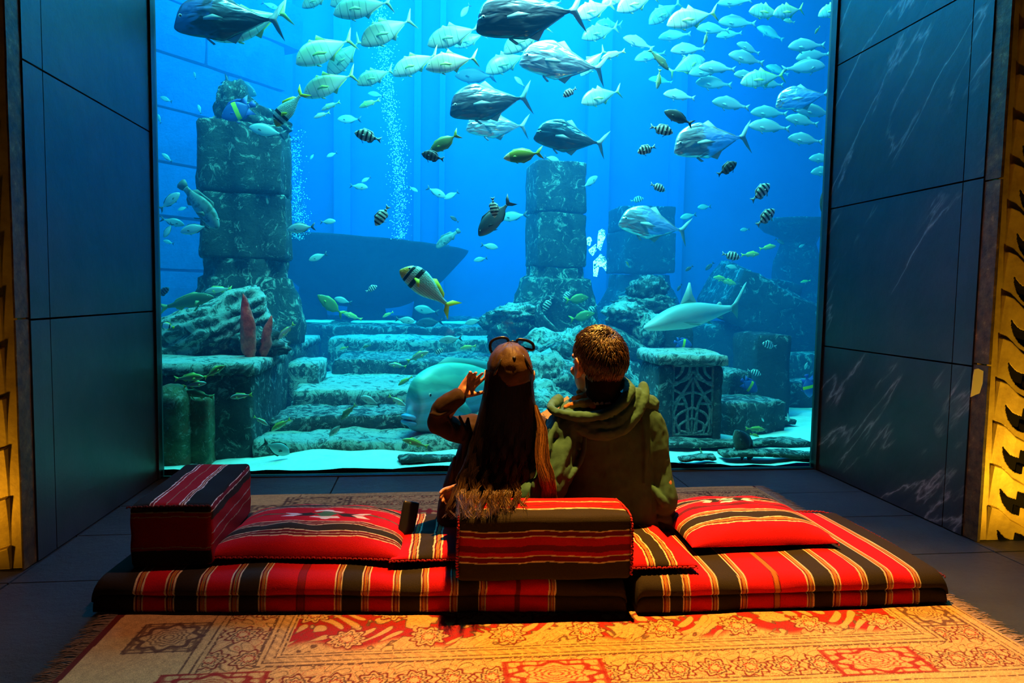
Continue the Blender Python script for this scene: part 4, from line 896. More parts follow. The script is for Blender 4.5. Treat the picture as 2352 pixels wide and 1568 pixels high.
FISH = [
 # silver threadfin trevallies
 ('t', 398, 38, 655, 45, 5.35, 'very large dark silver trevally cut by the top edge at upper left'),
 ('t', 1090, 44, 1345, 22, 5.3, 'large dark silver trevally cut by the top edge above the middle of the tank'),
 ('T', 1195, 125, 1395, 160, 5.7, 'large bright silver trevally with white back, upper middle, facing left'),
 ('t', 1030, 243, 1222, 222, 5.8, 'dark-headed silver trevally swimming left above a paler one'),
 ('T', 1070, 283, 1215, 290, 6.4, 'pale silver trevally just below the dark-headed one'),
 ('t', 1228, 300, 1395, 332, 5.9, 'dark silver trevally with a blunt black head, nearly above the middle pillar'),
 ('T', 1546, 330, 1725, 312, 5.6, 'bright silver trevally with white back on the right, tail low'),
 ('T', 1780, 232, 1912, 213, 6.0, 'bright silver trevally with glinting face touching the right edge of the glass'),
 ('T', 1423, 498, 1583, 532, 6.3, 'silver trevally crossing in front of the dark right pillar'),
 # golden trevallies
 ('G', 482, 80, 668, 25, 5.7, 'slim bright jack behind the very large dark trevally at top left'),
 ('G', 676, 140, 815, 88, 6.0, 'bright golden trevally with white flank and spots, left of the bubble stream'),
 ('g', 826, 97, 952, 42, 6.2, 'barred golden trevally with yellow tail in front of the bubble stream'),
 ('g', 750, 172, 832, 88, 6.9, 'deep-bodied shaded trevally half hidden behind the bright spotted one'),
 ('G', 694, 216, 820, 168, 6.1, 'golden trevally above the tallest left pillar, nose at a striped fish tail'),
 ('g', 818, 190, 905, 160, 6.6, 'small barred trevally right of the bubble stream, second row'),
 ('G', 900, 168, 1010, 122, 6.2, 'pale golden trevally with its tail hidden by an open-mouthed one'),
 ('G', 976, 152, 1100, 132, 5.7, 'golden trevally with open yellow mouth'),
 ('g', 980, 98, 1108, 62, 6.3, 'dim barred trevally above the open-mouthed one'),
 ('g', 1042, 104, 1118, 76, 7.4, 'faint trevally behind the dim barred one'),
 ('g', 1154, 118, 1262, 55, 6.6, 'trevally with dark head and white back left of the largest bright silver one'),
 ('g', 1113, 162, 1215, 122, 6.9, 'dark trevally partly hidden behind the largest bright silver one'),
 ('g', 692, 14, 765, -18, 6.5, 'trevally face poking down from the top edge, left of centre'),
 ('g', 764, 26, 905, 4, 6.1, 'barred trevally under the top edge, left of the dark silver one'),
 ('g', 756, 6, 880, -30, 6.5, 'trevally belly showing at the top edge beside the barred one'),
 ('G', 1334, 232, 1428, 208, 6.4, 'small bright deep-bodied jack alone below the large bright silver trevally'),
 ('G', 1331, 172, 1392, 112, 6.9, 'jack angled steeply up behind a silver trevally tail'),
 ('s', 1380, 134, 1437, 117, 6.2, 'small spotted snapper beside a trevally tail, upper middle'),
 ('g', 1335, 84, 1422, 62, 7.0, 'grey barred jack right of the upper middle dark trevally'),
 ('g', 1366, 55, 1430, 58, 7.8, 'faint jack above the grey barred jack'),
 ('G', 1318, 36, 1412, 8, 6.4, 'greenish jack behind the dark trevally tail at the top'),
 ('G', 1415, 20, 1510, -12, 6.3, 'greenish jack cut by the top edge, next to another jack'),
 ('G', 1380, 8, 1450, -14, 6.6, 'yellow jack belly at the top edge between two greenish jacks'),
 ('G', 1530, 52, 1650, 28, 6.0, 'bright yellow-green jack at upper right with a large yellow tail'),
 ('g', 1488, 52, 1565, 4, 7.2, 'dim barred jack behind the bright yellow-green one'),
 ('G', 1720, 22, 1800, 32, 6.3, 'greenish jack facing left near the top right, left of a brighter one'),
 ('G', 1775, 30, 1846, 20, 6.1, 'bright jack near the top right with upright yellow tail'),
 ('G', 1618, 132, 1535, 168, 7.2, 'dim barred jack facing up right in the right-hand shoal'),
 ('G', 1700, 186, 1805, 172, 6.4, 'golden jack with yellow tail inside the right-hand shoal'),
 ('G', 1878, 34, 1950, 8, 6.3, 'greenish jack cut by the right edge of the glass near the top'),
 ('g', 1800, 45, 1826, 52, 7.0, 'small backlit jack below the upright yellow tail'),
 # grey bream shoal on the right
 ('B', 1650, 47, 1737, 55, 6.9, 'bream in the right shoal just under the bright yellow-green jack tail'),
 ('B', 1600, 63, 1676, 70, 7.2, 'bream left of the one under the jack tail, right shoal'),
 ('B', 1645, 82, 1705, 76, 7.6, 'bream half hidden below two others, top of the right shoal'),
 ('B', 1512, 85, 1588, 78, 7.4, 'pale bream at the upper left corner of the right shoal'),
 ('B', 1432, 84, 1502, 112, 6.9, 'bream diving slightly, leftmost of the right shoal'),
 ('B', 1457, 135, 1530, 122, 7.6, 'faint bream behind the dark diving snapper'),
 ('B', 1540, 114, 1620, 112, 6.8, 'bream level with the dark diving snapper, to its right'),
 ('B', 1693, 98, 1745, 124, 6.8, 'bright bream behind another, centre of the right shoal'),
 ('B', 1674, 122, 1755, 146, 6.5, 'bright bream angled downward right in the shoal centre'),
 ('B', 1810, 105, 1896, 104, 6.4, 'bright bream nearest the right wall, highest of its column'),
 ('B', 1828, 132, 1908, 124, 6.6, 'bream back showing over the only right-facing bream'),
 ('B', 1895, 148, 1796, 160, 6.2, 'right-facing bream close to the right edge of the glass'),
 ('B', 1605, 152, 1690, 160, 6.3, 'bright bream in the middle row of the right shoal'),
 ('B', 1582, 166, 1660, 160, 7.2, 'dim bream beneath the bright middle-row one'),
 ('B', 1598, 186, 1682, 196, 7.3, 'dim bream below the middle row, mouth low'),
 ('B', 1686, 168, 1745, 180, 6.7, 'bright bream squeezed behind the golden jack'),
 ('B', 1735, 188, 1800, 196, 7.0, 'bream belly showing under the golden jack'),
 ('B', 1524, 213, 1597, 226, 6.6, 'bream alone at the lower left of the right shoal'),
 ('B', 1636, 230, 1722, 248, 6.4, 'bream gliding left in open water below the golden jack'),
 ('B', 1724, 255, 1810, 262, 6.9, 'dim bream left of the glinting-faced silver trevally'),
 ('B', 1830, 250, 1915, 262, 6.4, 'bream below the glinting-faced silver trevally'),
 ('B', 1805, 268, 1880, 286, 6.6, 'bream overlapped from above, near the right edge'),
 ('B', 1720, 285, 1815, 296, 6.4, 'bream just right of the bright silver trevally tail'),
 ('B', 1810, 314, 1890, 326, 6.4, 'plump bream below the one near the right edge'),
 ('B', 1858, 362, 1922, 366, 6.9, 'bream cut by the right edge, upper of two'),
 ('B', 1862, 394, 1926, 392, 7.1, 'bream cut by the right edge, lower of two'),
 ('B', 1740, 60, 1800, 92, 8.6, 'faint far bream in the dark water of the upper right'),
 ('B', 1760, 150, 1812, 172, 8.6, 'faint far bream right of the shoal centre'),
 ('B', 1648, 5, 1728, 1, 6.8, 'bream grazing the top edge at the right'),
 ('B', 1490, 180, 1545, 190, 9.0, 'very faint bream below the dark diving snapper'),
 # snappers and others, upper half
 ('q', 1537, 160, 1490, 112, 5.7, 'dark olive snapper diving to the right, left part of the shoal'),
 ('S', 1510, 205, 1516, 158, 5.8, 'yellow-green snapper hanging nose down below the dark one'),
 ('q', 1618, 103, 1624, 72, 5.8, 'small dark fish pointing down in the right shoal'),
 ('q', 1871, 78, 1884, 60, 6.2, 'tiny dark green fish near the top right corner'),
 ('c', 1526, 254, 1592, 286, 5.15, 'dark grey fish close to the glass over the bright silver trevally back'),
 ('s', 738, 252, 782, 234, 6.6, 'small silver snapper right of the two-bar bream tail'),
 ('s', 720, 270, 758, 258, 6.8, 'small greenish snapper beneath the silver one, above the left pillar'),
 ('S', 824, 246, 873, 229, 6.8, 'small olive snapper beside the bubble stream'),
 ('C', 775, 273, 830, 274, 8.0, 'pale blurred fish below the two small snappers'),
 ('C', 572, 290, 655, 310, 6.35, 'grey-green fish resting on top of the tallest pillar'),
 ('c', 590, 218, 512, 180, 8.2, 'blue silhouetted fish swimming down to the right above the rock heap'),
 ('A', 508, 268, 585, 238, 6.3, 'blue angelfish with a yellow bar in front of the rock heap'),
 ('D', 628, 285, 700, 208, 5.35, 'two-bar seabream with yellow tail at the right corner of the tallest pillar'),
 ('C', 1284, 368, 1250, 360, 7.6, 'dark oval fish behind the rabbitfish tail'),
 ('P', 1156, 362, 1247, 350, 5.2, 'yellow-faced green rabbitfish just above the middle pillar'),
 ('p', 986, 348, 1055, 306, 5.3, 'olive rabbitfish swimming up right over a dark striped damsel'),
 ('c', 1045, 172, 1140, 176, 8.4, 'blue shadowy fish with a raised fin behind the shoal, upper middle'),
 ('C', 1182, 176, 1206, 200, 8.0, 'small pale fish diving right of the white glint, upper middle'),
 ('C', 845, 214, 882, 220, 8.8, 'faint fish in the bubble stream'),
 ('C', 640, 20, 600, 5, 8.8, 'faint blurred fish behind the very large dark trevally tail'),
 ('C', 1058, 38, 1080, 10, 7.6, 'pale round fish tail-on near the top, left of the dark silver trevally'),
 ('C', 1110, 70, 1148, 60, 7.6, 'pale round fish under the dark silver trevally'),
 ('C', 1258, 12, 1290, 4, 7.0, 'pale blue fish face at the top, right of the dark silver trevally back'),
 # damsels
 ('F', 814, 304, 876, 322, 5.15, 'striped damselfish left of the bubble stream, in open water'),
 ('f', 968, 352, 1020, 366, 5.15, 'dark striped damselfish under the olive rabbitfish'),
 ('F', 1293, 222, 1324, 202, 5.4, 'small striped damselfish between silver trevally and small bright jack'),
 ('F', 1546, 305, 1493, 290, 5.15, 'striped damselfish facing right, left of the bright silver trevally'),
 ('F', 1464, 350, 1506, 336, 5.2, 'striped damselfish in open water above the dark right pillar'),
 ('f', 1692, 372, 1648, 402, 5.15, 'dark striped damselfish heading up right below the bright silver trevally'),
 ('F', 1768, 422, 1726, 462, 5.2, 'striped damselfish heading up right, upper of a pair by the chalice column'),
 ('F', 1779, 480, 1738, 518, 5.2, 'striped damselfish heading up right, lower of a pair by the chalice column'),
 ('F', 1528, 438, 1494, 422, 5.5, 'small striped damselfish above the dark right pillar right corner'),
 ('F', 862, 518, 893, 472, 5.2, 'striped damselfish diving above the giant bowl'),
 ('F', 1137, 500, 1131, 452, 5.1, 'striped damselfish hanging nose down over a dark fish'),
 ('F', 1700, 592, 1658, 582, 5.6, 'striped damselfish facing right by two yellow snappers'),
 ('F', 866, 656, 840, 670, 6.8, 'little striped damselfish in front of the giant bowl foot'),
 ('F', 1248, 714, 1268, 682, 6.6, 'striped damselfish at the broken urn'),
 ('F', 1294, 690, 1312, 664, 7.4, 'bluish striped damselfish on the pale face of the middle pillar'),
 ('F', 1751, 788, 1784, 796, 5.9, 'striped damselfish in front of the dark block'),
 ('F', 1748, 860, 1716, 850, 6.4, 'striped damselfish facing right above the yellow-barred angelfish'),
 ('F', 1000, 812, 1024, 798, 6.4, 'tiny striped damselfish over the steps, left of the woman'),
 ('f', 388, 660, 362, 682, 5.6, 'dark damselfish at the left edge of the glass'),
 ('F', 1478, 455, 1448, 462, 8.4, 'banded fish behind the silver trevally at the dark pillar'),
 ('F', 1344, 722, 1372, 700, 8.2, 'blurred striped fish in the gap right of the middle pillar'),
 # chubs and mid-water fish
 ('C', 412, 442, 366, 482, 6.2, 'pale chub heading up right at the left edge'),
 ('C', 414, 532, 480, 518, 6.0, 'pale chub swimming left beside the grouper belly'),
 ('C', 660, 526, 724, 520, 6.0, 'pale chub with dark tail in front of the tallest pillar right edge'),
 ('C', 424, 516, 368, 502, 7.2, 'silvery fish facing right behind the pale chubs'),
 ('C', 376, 545, 396, 512, 6.6, 'shadowed chub below the silvery right-facing fish'),
 ('C', 375, 552, 400, 560, 8.0, 'faint greenish fish under the shadowed chub'),
 ('C', 408, 482, 432, 475, 8.6, 'ghostly pale fish between the left chubs'),
 ('C', 709, 597, 752, 582, 7.2, 'pale chub against the dark left side of the giant bowl'),
 ('C', 768, 684, 808, 696, 7.6, 'pale chub right of the yellow-green rabbitfish'),
 ('p', 730, 676, 790, 724, 6.6, 'yellow-green rabbitfish swimming up left before the bowl'),
 ('S', 788, 718, 832, 734, 7.2, 'olive snapper at the foot of the giant bowl'),
 ('C', 953, 737, 908, 732, 7.4, 'bright chub facing right under the two-bar bream'),
 ('C', 952, 706, 1008, 718, 8.2, 'dim chub right below the two-bar bream tail'),
 ('c', 955, 742, 1018, 738, 8.4, 'dark shaded fish above the top step'),
 ('C', 1068, 742, 1108, 734, 7.4, 'grey chub left of the rounded boulder'),
 ('C', 1008, 782, 1062, 776, 6.4, 'pale rabbit-shaped chub above the woman sunglasses, to the left'),
 ('C', 1144, 568, 1104, 562, 7.8, 'bright chub facing right, left of the middle pillar'),
 ('C', 1088, 598, 1120, 592, 8.4, 'small faint chub above the two-bar bream tail'),
 ('C', 1024, 452, 980, 430, 7.8, 'grey chub facing right in open water left of the middle pillar'),
 ('C', 1020, 456, 1054, 440, 8.0, 'pale green chub touching the grey right-facing chub'),
 ('C', 960, 440, 938, 428, 8.8, 'faint round fish near the bubble stream'),
 ('c', 1034, 496, 1054, 510, 7.4, 'small dark green fish above the large pale fish'),
 ('R', 1000, 566, 1056, 528, 7.6, 'large pale fish grazing the rim of the giant bowl'),
 ('C', 1148, 500, 1212, 492, 8.0, 'long blurred pale fish just left of the middle pillar'),
 ('C', 771, 507, 735, 510, 7.6, 'banded pale fish facing right over the giant bowl'),
 ('C', 845, 430, 803, 426, 7.8, 'pale fish facing right in open water above the bowl'),
 ('C', 830, 418, 852, 406, 8.2, 'small fish resting over the pale right-facing one'),
 ('C', 750, 360, 775, 350, 8.2, 'small pale fish between the left pillar and the bubble stream'),
 ('C', 712, 366, 722, 352, 8.8, 'tiny pale fish near the left bubble curtain'),
 ('C', 1372, 404, 1338, 432, 7.6, 'thin pale fish right of the top of the middle pillar'),
 ('c', 1098, 540, 1176, 458, 5.35, 'dark fish diving left below a nose-down striped damselfish'),
 ('C', 1562, 500, 1600, 492, 8.6, 'faint fish right of the dark right pillar, upper'),
 ('C', 1602, 476, 1634, 474, 8.8, 'faint fish right of the dark right pillar, highest'),
 ('C', 1700, 528, 1722, 526, 8.4, 'faint fish in the open blue left of the chalice column'),
 ('c', 1574, 622, 1592, 610, 6.8, 'small black fish above the shark'),
 ('c', 1620, 620, 1640, 602, 7.6, 'dim fish hovering above the shark tail'),
 ('C', 1692, 614, 1662, 610, 7.8, 'dim oval fish above the huge fallen slab'),
 ('S', 1638, 636, 1675, 642, 7.2, 'yellowish fish above the shark tail, left of a pair'),
 ('S', 1692, 652, 1650, 642, 7.3, 'greenish fish above the shark tail, right of a pair'),
 ('S', 1744, 582, 1702, 586, 6.4, 'yellow snapper facing right, lower of two by the chalice column'),
 ('S', 1782, 564, 1744, 572, 6.6, 'yellow snapper facing right, upper of two by the chalice column'),
 ('c', 1802, 560, 1780, 548, 8.6, 'dark distant fish touching the chalice column'),
 ('C', 1835, 568, 1850, 560, 8.4, 'tiny pale fish on the chalice column'),
 ('S', 1838, 648, 1862, 644, 8.4, 'dull fish at the foot of the chalice column'),
 ('c', 1555, 668, 1566, 652, 7.2, 'small dark fish on the dark right pillar base'),
 ('S', 1438, 600, 1446, 614, 6.4, 'tiny bright green fish on the dark right pillar'),
 ('C', 372, 352, 396, 372, 7.6, 'dark barred fish at the left edge below the oblique wall top'),
 ('C', 368, 222, 396, 234, 8.6, 'ghostly fish at the left edge, upper'),
 ('C', 455, 240, 462, 262, 8.8, 'small pale fish diving by the rock heap'),
 ('C', 445, 165, 450, 182, 8.8, 'tiny pale fish high above the rock heap'),
 ('C', 362, 262, 370, 284, 8.6, 'ghostly fish at the left edge, lower'),
 ('R', 506, 520, 413, 418, 5.8, 'spotted grouper diving across the left edge of the tallest pillar'),
 # two-bar bream in front of the bowl
 ('D', 925, 612, 1042, 712, 5.12, 'large two-bar seabream with yellow tail in front of the giant bowl'),
 # lower left
 ('O', 490, 678, 366, 708, 5.6, 'long olive sweetlips facing right above the fallen column'),
 ('s', 470, 668, 534, 662, 6.0, 'striped pale snapper over the olive sweetlips'),
 ('Y', 370, 745, 400, 752, 5.3, 'small yellow and white butterflyfish at the left edge'),
 ('S', 468, 864, 400, 870, 5.6, 'green snapper facing right, leftmost over the stone posts'),
 ('S', 516, 838, 468, 868, 5.7, 'yellow-green snapper heading up right over the stone posts'),
 ('s', 474, 878, 420, 888, 5.6, 'green snapper facing right directly above the stone posts'),
 ('O', 420, 898, 492, 912, 5.25, 'striped snapper with a fan yellow tail behind the square stone post'),
 ('s', 528, 912, 580, 906, 5.5, 'snapper swimming left in front of the platform face'),
 ('s', 639, 778, 676, 742, 5.5, 'black-spotted snapper heading down left beside the left pillar foot'),
 ('s', 616, 976, 582, 956, 5.4, 'snapper facing right at the left end of the steps'),
 ('S', 622, 988, 668, 962, 5.4, 'green snapper heading down left on the lower steps'),
 ('C', 756, 1002, 786, 972, 5.5, 'silvery fish heading down left above the bottom step'),
 ('C', 828, 910, 874, 930, 5.5, 'silvery fish swimming left over the middle steps'),
 ('s', 932, 932, 892, 908, 5.5, 'green snapper facing right beside the wrasse mouth'),
 ('q', 782, 962, 818, 928, 5.9, 'dark snapper in the shade over the middle steps'),
 ('s', 892, 836, 934, 842, 5.9, 'pale green snapper on the upper steps'),
 ('S', 914, 884, 948, 864, 5.7, 'yellow-tailed snapper above the wrasse forehead'),
 ('s', 984, 806, 934, 830, 5.6, 'black-spotted snapper heading up right left of the woman cap'),
 ('S', 1056, 800, 1094, 794, 6.4, 'yellow snapper beside the woman sunglasses'),
 ('S', 924, 1008, 984, 1026, 5.2, 'yellow-backed snapper below the raised elbow'),
 ('s', 962, 1046, 1012, 1056, 5.15, 'pale snapper near the sand by the woman jacket, upper'),
 ('s', 900, 1074, 966, 1082, 5.05, 'pale snapper near the sand by the woman jacket, lower'),
 ('S', 780, 802, 800, 796, 6.6, 'small yellow fish on the upper steps'),
 ('q', 832, 798, 852, 792, 6.8, 'small blue-black fish with yellow tail on the upper steps'),
 ('S', 878, 728, 904, 716, 7.4, 'small yellow snapper under the arch of the bowl feet'),
 ('U', 666, 1040, 604, 1016, 5.15, 'blue surgeonfish with dark crescent tail above the sand'),
 # right hand bottom
 ('p', 1352, 682, 1298, 690, 7.0, 'yellow-green fish facing right on the broken urn'),
 ('p', 1366, 718, 1308, 734, 6.9, 'darker green fish facing right under the yellow-green one'),
 ('A', 1740, 898, 1702, 872, 6.2, 'blue angelfish with a small yellow patch by the corner steps'),
 ('A', 1862, 912, 1852, 860, 5.6, 'blue angelfish cut by the right edge of the glass'),
 ('a', 1690, 986, 1724, 1054, 4.93, 'dark angelfish nose up near the sand at lower right'),
 ('S', 1757, 986, 1712, 984, 5.6, 'yellow fish facing right above the dark angelfish'),
 ('S', 1744, 1002, 1722, 996, 5.9, 'second yellow fish half hidden by the dark angelfish'),
 ('s', 1612, 1048, 1608, 1028, 5.2, 'tiny upright fish above the sand right of the man'),
 ('C', 1848, 848, 1856, 828, 6.2, 'small white fish above the low wall at right'),
 ('A', 1590, 792, 1548, 785, 6.9, 'blue and yellow fish in front of the dark stump'),
 ('C', 1812, 968, 1808, 944, 6.6, 'grey round fish over the sand at right'),
 ('C', 1755, 968, 1748, 958, 6.6, 'little pale round fish over the slate plate at right'),
]
def ground(x, y):
    h = .06
    if x < -1.25 and 5.07 < y < 8.4: h = .74
    for ya, yb_, z0, z1, xa, xb in STEPS:
        if ya < y and xa < x < xb: h = max(h, z1)
    return h
def clear_y(u, v, y):
    yy = 4.95
    while yy < y + .15:
        p = at(u, v, yy)
        if p.z < ground(p.x, yy) + .02: return max(4.93, yy - .14)
        yy += .03
    return y
for f_ in FISH:
    f_ = list(f_)
    if f_[5] and f_[2] > 700:
        lowest = max(f_[2], f_[4]) + 12
        f_[5] = min(f_[5], clear_y(f_[1], lowest, f_[5]), clear_y(f_[3], lowest, f_[5]))
    place_fish(*f_)

# --- shark
M_shark = fishmat('grey_shark_skin', (.26, .40, .40), (.66, .80, .76), rough=.45, zs=.055)
M_shfin = fin('shark_fin', (.26, .42, .42))
shp = [(0, -.028, -.038), (.02, -.015, -.045), (.08, .008, -.058), (.18, .042, -.068), (.3, .068, -.075), (.42, .076, -.08), (.55, .066, -.068), (.68, .044, -.046), (.78, .026, -.028), (.85, .018, -.018)]
shp = [(x, t * 1.35, b_ * 1.35) for x, t, b_ in shp]
species('K', 'reef_shark', 'shark', 1.5, shp, .85, M_shark, M_shfin,
        [(.84, .015), (.88, .035), (.94, .10), (1.0, .175), (1.03, .20), (1.025, .175), (.965, .08), (.91, .0), (.915, -.06), (.91, -.095), (.87, -.04), (.84, -.015)],
        [[(.36, 0), (.42, .09), (.46, .165), (.475, .165), (.485, .07), (.52, 0)], [(.71, 0), (.74, .025), (.755, .025), (.765, 0)]], [[(.70, 0), (.75, .03), (.77, .035), (.755, 0)]], None, (.60, .05, .02), (.075, -.012, .006))
sh = place_fish('K', 1477, 741, 1712, 702, 6.0, 'grey reef shark swimming left with its dorsal fin raised, right of the man head', yaw=.25)
for s in (-1, 1):
    V, F = plateVF([(0, .03), (.10, .0), (.22, -.05), (.20, -.065), (.06, -.035), (0, -.02)], 0, .008)
    V = V @ np.array(Matrix.Rotation(s * .9, 3, 'X')); V = rotz(V, s * .35) + np.array([.27, s * .048, -.045])
    me = bpy.data.meshes.new('pectoral_fin'); me.from_pydata(V.tolist(), [], F); me.materials.append(M_shfin); o = bpy.data.objects.new('pectoral_fin', me); COL.objects.link(o); o.parent = sh
for i in range(5):
    for s in (-1, 1):
        V, F = tubeVF([(.205 + i * .014, s * .047, .012), (.209 + i * .014, s * .0545, -.015), (.203 + i * .014, s * .049, -.038)], .0016, 5)
        me = bpy.data.meshes.new('gill_slit'); me.from_pydata(V.tolist(), [], F); me.materials.append(M_eyew); o = bpy.data.objects.new('gill_slit', me); COL.objects.link(o); o.parent = sh

# --- humphead wrasse (only its front half shows past the woman)
M_wr, nt, b = newmat('humphead_wrasse_skin'); co = objco(nt); sp = nt.nodes.new('ShaderNodeSeparateXYZ'); L(nt, co, sp.inputs[0])
w_ = nt.nodes.new('ShaderNodeTexWave'); w_.inputs['Scale'].default_value = 5; w_.inputs['Distortion'].default_value = 7; w_.inputs['Detail'].default_value = 3; w_.bands_direction = 'Z'; L(nt, co, w_.inputs['Vector'])
c = ramp(nt, math_(nt, 'ADD', math_(nt, 'MULTIPLY', sp.outputs[2], 2.6), .5), [(.30, (.13, .42, .62)), (.52, (.14, .46, .56)), (.60, (.13, .52, .42)), (.95, (.12, .50, .34))])
c = mixc(nt, math_(nt, 'MULTIPLY', ramp(nt, w_.outputs[1], [(.2, 1), (.5, 0)]), .35), c, (.04, .22, .24))
L(nt, c, b.inputs['Base Color']); b.inputs['Roughness'].default_value = .45; bump(nt, b, w_.outputs[1], .25, .01)
# profile of head in body lengths (x, top, bottom)
wp = [(0, -.088, -.125), (.012, -.060, -.14), (.028, -.035, -.152), (.036, .02, -.16), (.046, .07, -.166), (.075, .105, -.176), (.13, .135, -.19), (.2, .155, -.20), (.3, .162, -.205), (.45, .145, -.19), (.6, .105, -.14), (.75, .075, -.08), (.84, .055, -.06)]
species('W', 'humphead_wrasse', 'fish', 1.0, wp, .42, M_wr, plain('wrasse_fin', (.08, .34, .34), .5), [(.83, .05), (.9, .09), (1.0, .11), (1.02, 0), (1.0, -.11), (.9, -.09), (.83, -.05)],
        [[(.2, 0), (.28, .03), (.5, .035), (.72, .05), (.78, 0)]], [[(.5, 0), (.6, .035), (.72, .05), (.78, 0)]], (.24, -.05, .12, .06, .04), (.28, .08, .05), (.10, .012, .016))
wr = place_fish('W', 934, 914, 1218, 880, 5.75, 'huge green humphead wrasse with blue lips, face showing left of the woman', yaw=.80)
for z, dz, rr in ((-.096, .002, .017), (-.124, -.004, .016)):
    V, F = ellVF((.020, 0, z), (.044, .040, rr), (0, .25, 0), 16, 10); me = bpy.data.meshes.new('lip'); me.from_pydata(V.tolist(), [], F); me.materials.append(plain('blue_lip', (.10, .34, .62), .4))
    me.polygons.foreach_set('use_smooth', [True] * len(me.polygons)); o = bpy.data.objects.new('lip', me); COL.objects.link(o); o.parent = wr
for s in (-1, 1):
    V, F = ellVF((.108, s * .050, -.012), (.018, .008, .013), (0, 0, 0), 12, 8); me = bpy.data.meshes.new('brow'); me.from_pydata(V.tolist(), [], F); me.materials.append(M_wr); o = bpy.data.objects.new('brow', me); COL.objects.link(o); o.parent = wr
# ================================================================== CARPET
def attrmat(name, rough=.95, bs=420, bstr=.5, mul=.35, sheen=0.0):
    m, nt, b = newmat(name); a = nt.nodes.new('ShaderNodeAttribute'); a.attribute_name = 'pat'; co = objco(nt)
    wv = noise_(nt, co, bs, 3, .7)
    f = ramp(nt, wv, [(.3, 1 - mul), (.7, 1 + mul * .6)])
    L(nt, mixc(nt, 1.0, a.outputs['Color'], f, 'MULTIPLY'), b.inputs['Base Color']); b.inputs['Roughness'].default_value = rough
    b.inputs['Specular IOR Level'].default_value = .15
    bump(nt, b, wv, bstr, .003); return m
M_carpet = attrmat('wool_carpet', bs=260, mul=.45)
IV = np.array([.60, .37, .13]); RD = np.array([.36, .018, .016]); BR = np.array([.11, .05, .028]); GD = np.array([.60, .40, .16])
def sstep(a, b_, x): t = np.clip((x - a) / (b_ - a), 0, 1); return t * t * (3 - 2 * t)
